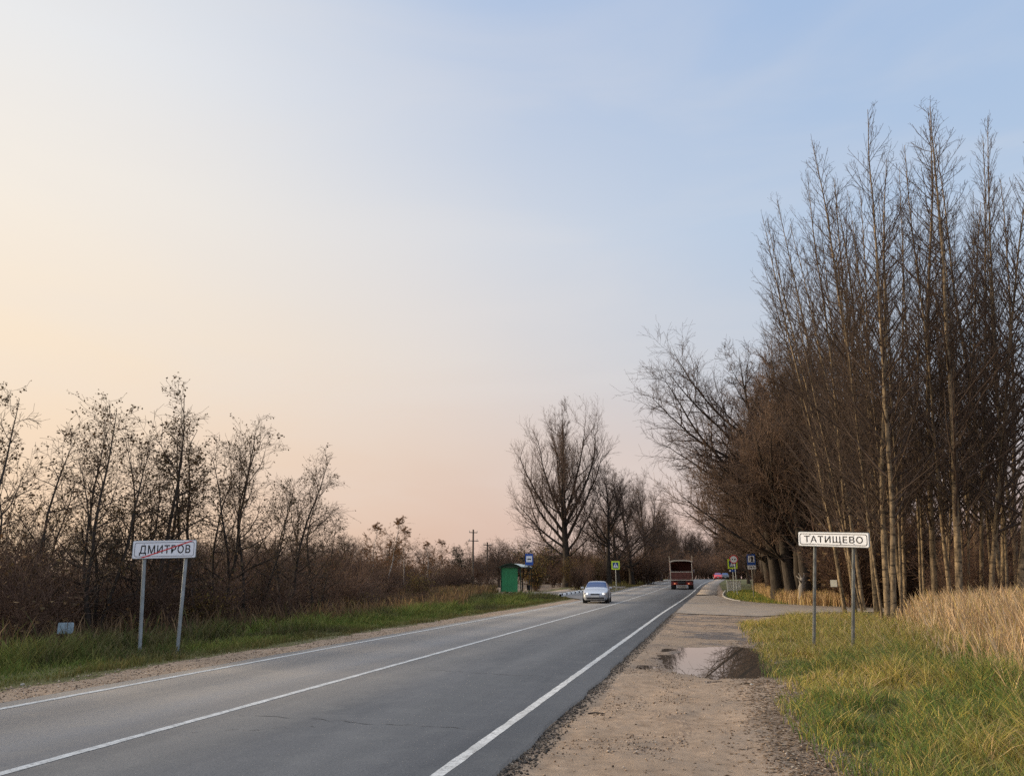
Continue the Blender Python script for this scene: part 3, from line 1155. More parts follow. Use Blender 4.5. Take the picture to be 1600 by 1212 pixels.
def plant(name, kind, base, top=None, height=None, rz=0.0, label=None, cat="tree", group=None, sxy=1.0):
    """one plant: Empty at its foot with its parts; tilted so that it runs from base to top"""
    parts, h = kind
    base = Vector(base)
    if top is not None:
        axis = Vector(top) - base
        height = axis.length
        q = Vector((0, 0, 1)).rotation_difference(axis.normalized())
    else:
        q = Vector((0, 0, 1)).rotation_difference(Vector((0, 0, 1)))
    k = height / h
    if len(parts) == 1:
        root = bpy.data.objects.new(name, parts[0][1])
    else:
        root = bpy.data.objects.new(name, None)
    COL.objects.link(root)
    root.rotation_mode = 'QUATERNION'
    root.location = base
    root.rotation_quaternion = q @ Matrix.Rotation(rz, 3, 'Z').to_quaternion()
    root.scale = (k * sxy, k * sxy, k)
    if len(parts) > 1:
        for n, me in parts:
            link(n, me, root)
    return tag(root, label, cat, group)


ASP = [aspen(s) for s in (1, 2, 3, 4, 5)]
BRO = [broad(21, 20, 0.48, n1=28), broad(22, 20, 0.44, n1=30), broad(23, 20, 0.40, n1=30)]
RED_LIT = [broad(24, 20, 0.48, n1=30, mats=('bark_grey', 'twig_red_lit')), broad(25, 20, 0.44, n1=30, mats=('bark_grey', 'twig_red_lit'))]
BIG = broad(31, 22, 0.40, n1=24, trunk_r=0.5, up=0.05, limbs=((math.pi, 0.42, math.radians(54), 12.0), (math.pi * 1.03, 0.52, math.radians(44), 11.0), (math.pi * 0.95, 0.34, math.radians(62), 9.5), (math.pi, 0.60, math.radians(38), 10.5), (math.pi * 1.05, 0.47, math.radians(50), 11.0), (math.pi * 0.98, 0.27, math.radians(62), 6.5)))
LONE = broad(41, 24, 0.30, n1=26, trunk_r=0.52, fork=0.30, up=0.17, wobble=0.02, limbs=tuple((a_, t_, math.radians(g_), l_) for a_, t_, g_, l_ in (
    (math.pi, 0.16, 60, 8.6), (math.pi * 0.92, 0.23, 48, 10.5), (math.pi * 1.06, 0.28, 38, 11.5), (math.pi * 0.85, 0.34, 28, 12.0), (0.1, 0.18, 50, 8.5), (-0.15, 0.24, 36, 12.0),
    (0.2, 0.31, 27, 12.5), (1.6, 0.28, 36, 10.5), (-1.6, 0.30, 38, 10.5), (math.pi * 0.7, 0.33, 22, 12.5), (0.6, 0.36, 20, 12.0), (math.pi * 1.2, 0.20, 56, 8.5), (-0.4, 0.15, 64, 6.0))))
ALD = [alder(51, 2), alder(52, 3, leaves=1700), alder(53, 2, leaves=2000), alder(54, 1, lean=0.0, leaves=900), alder(55, 2, lean=0.06, leaves=1200), alder(56, 3, leaves=1000)]
TANL = ((0.16, 0.10, 0.055), (0.22, 0.15, 0.08), (0.10, 0.075, 0.04))
SHR = [shrub(61, leaves=260, leafcols=TANL), shrub(62, spread=0.6, leaves=160, leafcols=TANL), shrub(63, stems=34, leaves=250, leafcols=((0.12, 0.075, 0.04), (0.17, 0.12, 0.06))), shrub(64, stems=20, spread=0.35)]
BUSHY = shrub(66, h=3, stems=22, spread=0.5, leaves=2600, leafcols=((0.20, 0.145, 0.04), (0.15, 0.12, 0.04), (0.24, 0.15, 0.05)))
BIR = alder(71, 1, h=9, lean=0.03, leaves=5200, leafcols=((0.21, 0.105, 0.045), (0.17, 0.09, 0.045), (0.24, 0.13, 0.06)), mats=('bark_birch', 'twig_birch'), twig=0.012)
PIN = alder(72, 1, h=9, lean=0.0, leaves=7000, leafcols=((0.030, 0.034, 0.022), (0.040, 0.042, 0.026)), mats=('bark_alder', 'twig_alder'), twig=0.012)


def pxof(x, y, z):
    v = np.array([x, y, z]) - O
    return 800 + F_PX * np.dot(v, _r) / np.dot(v, _f)


def foot(px, D=None, Y=None):
    """ground point seen in pixel column px, at distance D or depth Y"""
    q = px
    for _ in range(6):
        p = atD(q, 902, D) if D else atY(q, 902, Y)
        q += px - pxof(p[0], p[1], hz(p[0], p[1]))
    return np.array([p[0], p[1], hz(p[0], p[1]) - 0.03])


# --- right-hand grove: stems the photograph shows one by one (foot px, Y, top px, top py, label)
front = [
    (1318, 36.0, 1196, 330, "slender aspen leaning left, with a pale paper notice nailed to its trunk"),
    (1340, 35.0, 1238, 275, "slim aspen leaning left behind the right post of the black-bordered name sign"),
    (1374, 33.5, 1279, 195, "tall aspen whose pointed tip is the leftmost of the high grove tips"),
    (1392, 30.0, 1345, 250, "banded aspen at the front edge of the grove, foot in yellow grass"),
    (1402, 29.0, 1372, 165, "tall aspen with a bare pale spire, second high tip of the grove from the left"),
    (1418, 33.0, 1412, 265, "thin aspen stem close behind the banded front trunks of the grove"),
    (1464, 31.5, 1466, 150, "tall aspen with double tip, left one of the highest pair in the grove"),
    (1488, 31.0, 1432, 235, "straight grey-yellow aspen trunk rising behind the tan reeds, crossing to the left"),
    (1502, 30.0, 1491, 143, "tallest aspen of the grove, pale banded trunk behind the tan reeds"),
    (1530, 32.0, 1530, 215, "aspen with pale trunk just right of the tallest grove tree"),
    (1545, 31.0, 1592, 225, "aspen leaning right at the right edge of the picture"),
    (1562, 34.0, 1562, 190, "aspen with slim high tip, last full tip before the right edge"),
    (1592, 30.0, 1618, 200, "dark aspen trunk cut by the right edge of the picture"),
]
for k, (px, Y, tx, ty, lab) in enumerate(front):
    b = foot(px, Y=Y)
    plant("aspen_tree", ASP[k % 5], b, top=atY(tx, ty, Y + 0.6), rz=k * 1.7, label=lab, group="tall aspens of the right-hand grove", sxy=(0.8, 0.7, 0.95, 1.1, 0.9, 0.65, 0.95, 0.75, 1.1, 0.7, 0.9, 0.75, 1.15)[k])
second = np.random.RandomState(17)
for k in range(14):
    px = 1325 + 285 * (k + second.rand()) / 14
    Y = 36 + 12 * second.rand()
    if px < 1400 and Y > 40:
        Y = 54 + 6 * second.rand()
    b = foot(px, Y=Y)
    tx = px - 95 * (1600 - px) / 260 + second.normal(0, 22)
    ty = np.interp(tx, [1190, 1280, 1400, 1600], [400, 300, 260, 250]) + 110 * second.rand()
    plant("aspen_tree", ASP[(k * 2) % 5], b, top=atY(tx, ty, Y + 0.5), rz=k * 2.3, label="slender aspen of the second rank, just behind the grove's front trunks",
          group="second rank of aspens in the grove", sxy=0.6 + 0.5 * second.rand())
for k, (px, Y, tx, ty) in enumerate([(1336, 50, 1214, 345), (1322, 55, 1200, 420), (1350, 47, 1252, 335), (1366, 56, 1300, 270), (1340, 60, 1236, 300), (1380, 52, 1330, 285), (1312, 58, 1186, 500)]):
    plant("aspen_tree", ASP[(k * 3 + 1) % 5], foot(px, Y=Y), top=atY(tx, ty, Y + 0.5), rz=k * 1.9, sxy=0.85,
          label="slim aspen in the left flank of the grove, behind the trunk with the paper notice", group="left flank aspens of the grove")
for k in range(34):                                  # brush closing the view low behind the stems
    px = 1330 + 290 * (k + second.rand()) / 34
    Y = 50 + 24 * second.rand()
    plant("bare_shrub", SHR[k % 4], foot(px, Y=Y), height=2.6 + 2.8 * second.rand(), rz=6.28 * second.rand(), sxy=1.5,
          label="tangled brown brush seen low between the grove's trunks", cat="shrub", group="tangled brush behind the grove")
for k, (px, Y, tx, ty) in enumerate([(1380, 30.5, 1300, 330), (1398, 31.5, 1322, 300), (1386, 32.5, 1352, 360), (1408, 30.8, 1392, 300), (1352, 33.5, 1222, 410), (1446, 32.0, 1420, 330), (1512, 31.4, 1512, 300), (1572, 31.2, 1548, 290), (1475, 33.0, 1500, 340)]):
    plant("aspen_tree", ASP[(k * 2 + 2) % 5], foot(px, Y=Y), top=atY(tx, ty, Y + 0.4), rz=k * 2.7, sxy=0.55,
          label="thin young aspen squeezed between the stout front trunks of the grove", group="thin young aspens among the front trunks")
rg = np.random.RandomState(5)
for k in range(13):                                  # stems standing deeper in the grove
    Y = 34 + 26 * rg.rand()
    x = 7.5 + 0.10 * (Y - 34) + 15 * rg.rand()
    if 42 < Y < 53 and x < 13:
        Y += 12
    hgt = 15 + 7 * rg.rand()
    b = np.array([x, Y, hz(x, Y) - 0.05])
    plant("aspen_tree", ASP[k % 5], b, top=b + [rg.normal(-1.6, 1.2), rg.normal(0, 0.6), hgt], rz=6.28 * rg.rand(),
          label="thin leafless aspen standing deep in the grove behind the front trunks", group="aspens deep in the grove", sxy=0.9)
for k in range(14):                                  # brush under the grove
    Y = 31 + 24 * rg.rand()
    x = 6.5 + 14 * rg.rand()
    if 40 < Y < 54 and x < 12:
        continue
    plant("bare_shrub", SHR[k % 4], (x, Y, hz(x, Y) - 0.05), height=1.6 + 2.0 * rg.rand(), rz=6.28 * rg.rand(),
          label="leafless brown brush between the aspen trunks of the grove", cat="shrub", group="brush under the grove")

# --- big old trees along the right of the road beyond the side road
row = [(1216, 64, 21, BIG, "old bare tree whose long limbs reach out left over the road"),
       (1226, 70, 21, RED_LIT[1], "old dark trunk, second from the left in the row right of the fuel sign"),
       (1238, 62, 20, RED_LIT[0], "old dark trunk in the middle of the row right of the fuel sign"),
       (1250, 66, 20, RED_LIT[0], "old dark trunk right of the middle of the row beyond the side road"),
       (1262, 60, 19, RED_LIT[1], "old grey trunk at the right end of the row beyond the side road"),
       (1205, 80, 21, RED_LIT[0], "old bare tree directly behind the limb-spreading tree by the road"),
       (1196, 95, 20, RED_LIT[1], "old bare tree just right of the blue fuel sign, farther down the road"),
       (1182, 112, 15, RED_LIT[0], "old bare tree showing behind the blue fuel sign"),
       (1170, 130, 12, RED_LIT[0], "leaning bare tree between the round sign and the blue fuel sign")]
for k, (px, Y, hgt, kd, lab) in enumerate(row):
    plant("old_tree", kd, foot(px, Y=Y), height=hgt, rz=0.0 if kd is BIG else k * 2.1, label=lab, group="old trees along the right of the road")
for k in range(30):
    Y = 58 + 62 * rg.rand()
    x = 5.2 + 8.5 * rg.rand() + 0.05 * (Y - 58)
    plant("old_tree", RED_LIT[k % 2], (x, Y, hz(x, Y) - 0.05), height=17 + 6 * rg.rand(), rz=6.28 * rg.rand(),
          label="bare tree in the dense wood behind the row of old trunks on the right", group="wood behind the right-hand row")
for k in range(16):
    Y = 62 + 60 * rg.rand()
    x = 5.0 + 9 * rg.rand()
    plant("golden_bush" if k % 2 else "bare_shrub", BUSHY if k % 2 else SHR[k % 4], (x, Y, hz(x, Y) - 0.05), height=2 + 1.8 * rg.rand(), rz=6.28 * rg.rand(),
          label="low golden-brown bush at the foot of the old trees on the right" if k % 2 else "low leafless shrub at the foot of the old trees on the right",
          cat="shrub", group="golden bushes under the right-hand row" if k % 2 else "bare shrubs under the right-hand row")

# --- left of the road: the lone spreading tree and the avenue behind it
plant("old_tree", LONE, foot(886, Y=106), height=26.5, rz=0.0, label="large lone bare tree with upswept limbs behind the green bus shelter")
ave = [(907, 110, 8, BRO[2], "thin bare tree at the right foot of the large lone tree"),
       (952, 108, 17, BRO[0], "bare roadside tree behind the left pedestrian crossing sign"),
       (966, 114, 16, BRO[2], "bare roadside tree just right of the left pedestrian crossing sign"),
       (988, 118, 18, BRO[1], "stout bare tree midway between the crossing sign and the truck"),
       (1011, 130, 18, BRO[0], "bare tree two trunks left of the truck, tallest of its clump"),
       (1020, 142, 18, BRO[2], "bare tree next but one left of the truck"),
       (1033, 158, 16.5, BRO[1], "bare tree closest to the left of the truck"),
       (1046, 180, 15, BRO[0], "bare tree behind the left edge of the truck"),
       (1058, 205, 13.5, BRO[2], "bare tree behind the middle of the truck")]
for k, (px, Y, hgt, kd, lab) in enumerate(ave):
    plant("old_tree", kd, foot(px, Y=Y), height=hgt, rz=k * 1.3 + 0.4, label=lab, group="old trees along the left of the road", sxy=1.0 if k < 4 else 0.72)
for k in range(44):                                  # where the road bends out of sight
    px = 1030 + 190 * (k + rg.rand()) / 44
    Y = 225 + 90 * rg.rand()
    plant("distant_tree", BRO[k % 3], foot(px, Y=Y), height=12 + 6 * rg.rand(), rz=6.28 * rg.rand(),
          label="far bare tree closing the view at the end of the road", group="far trees at the end of the road")
for k in range(22):
    Y = 86 + 100 * rg.rand()
    x = -13.5 - 8 * rg.rand()
    g = k % 3 == 0
    plant("golden_bush" if g else "bare_shrub", BUSHY if g else SHR[k % 4], (x, Y, hz(x, Y) - 0.05), height=2 + 2.2 * rg.rand(), rz=6.28 * rg.rand(),
          label="yellowish bush under the bare trees left of the truck" if g else "leafless shrub under the bare trees left of the truck",
          cat="shrub", group="yellowish bushes along the avenue" if g else "bare shrubs along the avenue")

for k in range(60):                                  # dark brush that closes the gaps low down
    if k < 36:
        px, Y, hh = 735 + 300 * (k + rg.rand()) / 36, 118 + 70 * rg.rand(), 3.2 + 2.8 * rg.rand()
    else:
        px, Y, hh = 1040 + 170 * (k - 36 + rg.rand()) / 24, 205 + 60 * rg.rand(), 4 + 3 * rg.rand()
    plant("bare_shrub", SHR[k % 4], foot(px, Y=Y), height=hh, rz=6.28 * rg.rand(), sxy=1.7,
          label="tall dark brush far behind the bus shelter and the lone tree" if k < 36 else "dark brush at the far end of the road", cat="shrub",
          group="brush behind the bus shelter" if k < 36 else "brush at the end of the road")

# --- left roadside: small trees with withered leaves
small = [(10, -17.6, 14, 622, 1, "withered tree cut by the left edge of the picture"),
         (62, -20.5, 70, 745, 5, "low withered tree near the left edge, above the faded blue plate"),
         (150, -16.9, 163, 636, 1, "withered tree with forked top, first left of the crossed-out name sign"),
         (178, -17.4, 196, 650, 0, "thin withered tree close right of the forked one, left of the crossed-out sign"),
         (238, -16.9, 262, 608, 1, "tallest withered tree, its tip rising above the crossed-out name sign"),
         (312, -16.7, 333, 655, 2, "leafy withered tree just right of the crossed-out name sign"),
         (345, -17.3, 370, 640, 5, "leafiest withered tree, second right of the crossed-out name sign"),
         (392, -16.8, 420, 688, 0, "withered tree with curved dark stem, third right of the crossed-out sign"),
         (440, -17.0, 474, 708, 5, "withered tree right of the curved-stemmed one, last tall tree before the open sky"),
         (492, -18.5, 512, 748, 0, "small withered tree at the right end of the row, before the open sky")]
for k, (px, X, tx, ty, kd, lab) in enumerate(small):
    b = atX(px, 930, X)
    b[2] = hz(b[0], b[1]) - 0.05
    plant("withered_tree", ALD[kd], b, top=atY(tx, ty, b[1] + 0.3), rz=(0, 0.5, 0.2, 5.9, 0.8, 0.1, 2.2, 0.0, 0.2, 0.4)[k], label=lab, group="withered small trees on the left")

zone_lab = {0: "dense bare shrub in the dark thicket at the left edge, around the faded blue plate",
            1: "dense bare shrub in the dark thicket behind the crossed-out name sign",
            2: "dense bare shrub in the thicket between the crossed-out sign and the bus shelter"}
k = 0
while k < 190:
    X = -16.2 - 26 * rg.rand() ** 1.4
    Y = 13 + 68 * rg.rand()
    px = 800 + F_PX * np.dot(np.array([X, Y, -EYE]), _r) / np.dot(np.array([X, Y, -EYE]), _f)
    if px < -60 or px > 775 or (Y > 48 and X > -22):
        continue
    z = 0 if px < 170 else 1 if px < 330 else 2
    hgt = (1.6 + 2.2 * rg.rand()) * (1.0 if px < 560 else 0.75) * (0.8 if X > -17.5 else 1.0)
    plant("bare_shrub", SHR[k % 4], (X, Y, hz(X, Y) - 0.05), height=hgt, rz=6.28 * rg.rand(), label=zone_lab[z], cat="shrub",
          group=("thicket at the left edge", "thicket behind the crossed-out sign", "thicket towards the bus shelter")[z], sxy=1.15)
    k += 1

for px, X, hh, lab in [(318, -16.6, 1.9, "yellow-green leafy bush right of the crossed-out sign's right post"), (418, -17.4, 1.5, "small yellowing bush at the foot of the curved withered tree"),
                       (205, -16.4, 1.2, "low yellowing bush left of the crossed-out sign's left post"), (655, -20.5, 2.2, "yellowing bush in the thicket nearest the bus shelter"),
                       (560, -19.0, 1.8, "russet leafy bush at the end of the withered trees")]:
    b = atX(px, 940, X)
    b[2] = hz(b[0], b[1]) - 0.05
    plant("yellowing_bush", BUSHY, b, height=hh, rz=px, label=lab, cat="shrub", group="yellowing bushes in the left thicket")

for k in range(16):  # unseen shrubs continuing the thicket, added to shade the near road
    X, Y = -16.5 - 8 * rg.rand(), -14 + 28 * rg.rand()
    if pxof(X, Y, 1.0) > -40 and Y > 2:
        continue
    plant("bare_shrub", SHR[k % 4], (X, Y, hz(X, Y) - 0.05), height=2.8 + 1.2 * rg.rand(), rz=6.28 * rg.rand(), sxy=1.2,
          label=zone_lab[0], cat="shrub", group="thicket at the left edge")

# --- far wood on the left
for k in range(46):
    px = -60 + 900 * (k + rg.rand()) / 46
    D = 75 + 65 * rg.rand()
    top = np.interp(px, [0, 250, 400, 560, 640, 700, 760, 850], [838, 840, 838, 842, 850, 852, 856, 846]) + rg.normal(0, 5)
    b = foot(px, D=D)
    hgt = max(3.5, atD(px, top, D)[2] - b[2])
    pine = px < 230 or 690 < px < 720 or px > 800
    plant("distant_evergreen" if pine else "distant_tree", PIN if pine else (ALD[k % 3] if k % 3 else BRO[k % 3]), b, height=hgt, rz=6.28 * rg.rand(),
          label="dark evergreen in the far wood on the left horizon" if pine else "far brownish tree in the wood along the left horizon",
          group="dark evergreens of the far wood" if pine else "bare trees of the far wood", sxy=1.6)
for px, D, ty, lab in [(604, 62, 812, "brown-leaved birch rising above the far wood left of the utility poles"),
                       (578, 66, 822, "shorter brown-leaved birch at the left shoulder of the high far birch"),
                       (628, 70, 828, "brown-leaved birch at the right shoulder of the high far birch"),
                       (669, 74, 848, "orange-brown birch with a pale forked stem left of the utility poles"),
                       (696, 78, 846, "orange-brown birch with straight pale stem nearest the utility poles")]:
    b = foot(px, D=D)
    plant("birch_tree", BIR, b, height=atD(px, ty, D)[2] - b[2], rz=px, label=lab, group="brown birches on the left", sxy=1.3)

# ------------------------------------------------------------------ grasses
def blades(name, pts, h, w, cols, rng, bend=0.5, label=None, plume=False, kind='stuff'):
    n = len(pts)
    z = H(pts[:, 0], pts[:, 1]) - 0.01
    az = rng.rand(n) * 6.28
    sx, sy = np.cos(az), np.sin(az)
    la = rng.rand(n) * 6.28
    b = bend * h * (0.2 + 0.9 * rng.rand(n))
    lv = []
    prof = [(0, 1.0), (0.4, 0.85), (0.75, 1.5 if plume else 0.6)] if plume else [(0, 1.0), (0.4, 0.9), (0.75, 0.55)]
    for t, ww in prof:
        cx = pts[:, 0] + np.cos(la) * b * t * t
        cy = pts[:, 1] + np.sin(la) * b * t * t
        cz = z + h * t * (1 - 0.25 * bend * t)
        for s in (-1, 1):
            lv.append(np.stack([cx + s * sx * w * ww / 2, cy + s * sy * w * ww / 2, cz], 1))
    lv.append(np.stack([pts[:, 0] + np.cos(la) * b, pts[:, 1] + np.sin(la) * b, z + h * (1 - 0.25 * bend)], 1))
    v = np.stack(lv, 1).reshape(-1, 3)
    i = np.arange(n)[:, None] * 7
    q = np.concatenate([i + [[0, 1, 3, 2]], i + [[2, 3, 5, 4]]])
    tr = i + [[4, 5, 6]]
    c = np.repeat(np.concatenate([cols, np.ones((n, 1))], 1), 7, 0)
    o = link(name, np_mesh(name, v, q, M['blade'], tris=tr, colors=c))
    return tag(o, label, None, None, kind)


def pick(cols, wts, n, rng):
    c = np.array(cols)[rng.choice(len(cols), n, p=np.array(wts) / sum(wts))]
    return c * (0.7 + 0.6 * rng.rand(n, 1))


def scatter(n, x0, x1, y0, y1, rng, power=1.0):
    """more points close to the camera"""
    t = rng.rand(n)
    y = (y0 ** (1 - power) + t * (y1 ** (1 - power) - y0 ** (1 - power))) ** (1 / (1 - power)) if power != 1 else y0 * (y1 / y0) ** t
    return np.stack([x0 + (x1 - x0) * rng.rand(n), y], 1)


GREEN, YELLOW, STRAW, TAN, DULL = (0.125, 0.185, 0.046), (0.39, 0.325, 0.075), (0.50, 0.38, 0.155), (0.60, 0.42, 0.24), (0.13, 0.11, 0.055)
gr = np.random.RandomState(3)
# short grass on the right
p = scatter(150000, 0.7, 9.0, 6.5, 34, gr)
n_ = fbm(p[:, 0] * 0.7, p[:, 1] * 0.5, 4)
edge = 1.12 + 0.6 * (n_ - 0.5)
keep = (p[:, 0] > edge + 0.7 * (gr.rand(len(p)) - 0.4))
p, n_ = p[keep], n_[keep]
pt = fbm(p[:, 0] * 0.45 + 40, p[:, 1] * 0.35 + 3, 3)
hgt = (0.10 + 0.16 * gr.rand(len(p))) * (0.7 + sm((p[:, 0] - 1.4) / 2.5) * 0.9)
cl_ = fbm(p[:, 0] * 2.2 + 5, p[:, 1] * 1.6, 3)
hgt *= 0.5 + 1.6 * sm((cl_ - 0.3) / 0.4)
cg = pick([GREEN, YELLOW, DULL, STRAW], [4, 1.6, 1.2, 0.8], len(p), gr)
cy = pick([YELLOW, STRAW, GREEN, DULL, TAN], [4, 2.2, 1.2, 0.8, 0.6], len(p), gr)
f = sm((pt + 0.22 * (p[:, 1] - 11.5) / 8 - 0.47) / 0.18)[:, None]
blades("short_grass", p, hgt, 0.006 + 0.0004 * p[:, 1], cg * (1 - f) + cy * f, gr, 0.9, "green and yellow roadside grass on the right")
# tall dry reeds on the right
p = scatter(58000, 3.6, 14, 8, 34, gr, 0.6)
edge = np.interp(p[:, 1], [8, 13, 20, 28, 34], [4.6, 4.5, 4.7, 5.6, 7.0]) + 1.3 * (fbm(p[:, 0] * 0.8, p[:, 1] * 0.8, 3) - 0.5)
keep = (p[:, 0] > edge - 0.9 + 2.9 * gr.rand(len(p)) ** 0.6)
hgt = (0.60 + 0.6 * gr.rand(len(p))) * (0.40 + 0.6 * sm((p[:, 0] - edge + 1.0) / 2.4)) * (0.7 + 0.6 * fbm(p[:, 0] * 0.9 + 8, p[:, 1] * 0.6, 3)) * (1 + 0.3 * sm((p[:, 0] - 5.2) / 1.2))
p, hgt = p[keep], hgt[keep]
blades("dry_reeds", p, hgt, 0.006 + 0.0004 * p[:, 1], pick([TAN, STRAW, (0.34, 0.23, 0.13), (0.68, 0.52, 0.33)], [4, 2, 2, 2], len(p), gr), gr, 0.34, "tall tan dry reeds at the edge of the grove", plume=True)
# rank yellow grass at the feet of the grove and round the sign posts
p = scatter(30000, 1.3, 7.5, 19, 33, gr)
keep = p[:, 0] > 1.5 + 1.2 * gr.rand(len(p)) + 0.04 * (p[:, 1] - 19)
p = p[keep]
blades("rank_grass", p, 0.2 + 0.32 * gr.rand(len(p)) * sm((p[:, 0] - 1.5) / 3) , 0.012 + 0 * p[:, 0], pick([YELLOW, STRAW, GREEN, DULL], [4, 2, 2, 1], len(p), gr), gr, 0.7, "rank yellowing grass round the name sign posts")
# grass island and tan weeds beyond the side road
p = np.stack([1.3 + 11 * gr.rand(26000), 53 + 40 * gr.rand(26000)], 1)
inside = p[:, 0] > np.interp(p[:, 1], [52, 53, 55.5, 58.8, 62.8, 68, 74, 93], [9.5, 7.1, 4.7, 3.0, 1.9, 1.35, 1.15, 1.7]) + 0.1
p = p[inside]
tan = p[:, 0] > 4.2 + 0.9 * gr.rand(len(p))
blades("island_grass", p[~tan], 0.12 + 0.15 * gr.rand((~tan).sum()), 0.03 + 0 * p[~tan][:, 0], pick([GREEN, YELLOW], [4, 2], (~tan).sum(), gr), gr, 0.6, "green grass on the kerbed island beyond the side road")
blades("tan_weeds", p[tan], 0.5 + 0.6 * gr.rand(tan.sum()), 0.035 + 0 * p[tan][:, 0], pick([TAN, STRAW, (0.25, 0.15, 0.07)], [3, 2, 2], tan.sum(), gr), gr, 0.35, "tan weeds under the old trees beyond the side road")
# left verge
p = scatter(90000, -17.5, -10.8, 9, 69, gr, 0.8)
nn = fbm(p[:, 0] * 0.7, p[:, 1] * 0.5, 4) - 0.5
keep = (p[:, 0] < -11.25 - 0.5 * nn - 0.35 * (gr.rand(len(p)) - 0.3)) & ~((p[:, 1] > 60) & (p[:, 0] > -9.7 - 3.7 * sm((p[:, 1] - 60) / 11))) & (p[:, 1] < 69)
p = p[keep]
far_ = sm((-12.3 - p[:, 0]) / 1.5)
f = sm((fbm(p[:, 0] * 0.5 + 11, p[:, 1] * 0.25, 3) - 0.42) / 0.2)[:, None]
c = pick([(0.12, 0.165, 0.036), (0.20, 0.20, 0.055)], [1, 1], len(p), gr) * (1 - f) + pick([DULL, (0.16, 0.14, 0.05), (0.07, 0.09, 0.025)], [2, 1, 2], len(p), gr) * f
e_ = sm((p[:, 0] + 12.3) / 0.9)[:, None] * 0.75
c = c * (1 - e_) + pick([(0.19, 0.155, 0.06), (0.10, 0.10, 0.03), (0.15, 0.10, 0.05)], [2, 2, 1], len(p), gr) * e_
vn_ = fbm(p[:, 0] * 1.6 + 3, p[:, 1] * 0.8, 3)
blades("verge_grass", p, (0.06 + 0.12 * gr.rand(len(p))) * (1 + 1.8 * far_) * (0.4 + 1.4 * sm((vn_ - 0.3) / 0.4)), 0.008 + 0.0005 * p[:, 1], c, gr, 0.8, "green verge grass along the left of the road")
# withered weeds on the left bank
p = scatter(60000, -24, -14.2, 11, 75, gr, 0.7)
keep = ~((p[:, 1] > 62) & (p[:, 0] > -20.0)) & (p[:, 0] < -14.3 - 1.2 * gr.rand(len(p)) - 2.5 * sm((p[:, 1] - 45) / 12))
p = p[keep]
w_ = sm((p[:, 1] - 20) / 25)[:, None]
c = pick([(0.14, 0.09, 0.052), (0.10, 0.068, 0.042), (0.22, 0.15, 0.085), (0.09, 0.10, 0.035)], [3, 3, 2, 1], len(p), gr) * (1 - w_) + pick([(0.27, 0.17, 0.08), (0.16, 0.10, 0.055), (0.20, 0.15, 0.06)], [2, 2, 1], len(p), gr) * w_
blades("withered_weeds", p, 0.30 + 1.0 * gr.rand(len(p)) ** 1.6, 0.008 + 0.0006 * p[:, 1], c, gr, 0.4, "withered brown weeds on the left bank", plume=True)
# avenue verge on the far left side
p = np.stack([-15 + 5.2 * gr.rand(14000), 84 + 80 * gr.rand(14000)], 1)
p = p[p[:, 0] < -10.0]
blades("avenue_grass", p, 0.15 + 0.55 * gr.rand(len(p)) * sm((-10.8 - p[:, 0]) / 2), 0.05 + 0 * p[:, 0], pick([DULL, (0.22, 0.17, 0.07), (0.12, 0.13, 0.03)], [2, 2, 2], len(p), gr), gr, 0.4, "dry grass at the feet of the trees left of the road")
# fallen leaves and bits on the litter strip
p = scatter(30000, -0.2, 2.3, 6.8, 24, gr)
ed = 0.72 + 0.6 * (fbm(p[:, 0] * 0.7, p[:, 1] * 0.5, 4) - 0.5)
pr = 0.9 * np.exp(-((p[:, 0] - ed - 0.1) / 0.40) ** 2) + 0.012
p = p[gr.rand(len(p)) < pr]
m_ = len(p)
zz = H(p[:, 0], p[:, 1])
a, s_ = gr.rand(m_) * 6.28, 0.010 + 0.024 * gr.rand(m_)
dx, dy = np.cos(a) * s_, np.sin(a) * s_
v = np.stack([np.stack([p[:, 0] - dx, p[:, 1] - dy, zz + 0.004], 1), np.stack([p[:, 0] + 0.5 * dy, p[:, 1] - 0.5 * dx, zz + 0.004 + s_ * 0.3 * gr.rand(m_)], 1),
              np.stack([p[:, 0] + dx, p[:, 1] + dy, zz + 0.006], 1), np.stack([p[:, 0] - 0.5 * dy, p[:, 1] + 0.5 * dx, zz + 0.004 + s_ * 0.3 * gr.rand(m_)], 1)], 1).reshape(-1, 3)
lc = pick([(0.16, 0.105, 0.065), (0.075, 0.052, 0.036), (0.26, 0.175, 0.105), (0.32, 0.26, 0.19)], [3, 2.5, 2, 1], m_, gr)
i = np.arange(m_)[:, None] * 4
tag(link("fallen_leaves", np_mesh("fallen_leaves", v, np.zeros((0, 4)), M['litter'], tris=np.concatenate([i + [[0, 1, 2]], i + [[0, 2, 3]]]), colors=np.repeat(np.concatenate([lc, np.ones((m_, 1))], 1), 4, 0))),
    "brown fallen leaves along the edge of the sandy shoulder", kind='stuff')

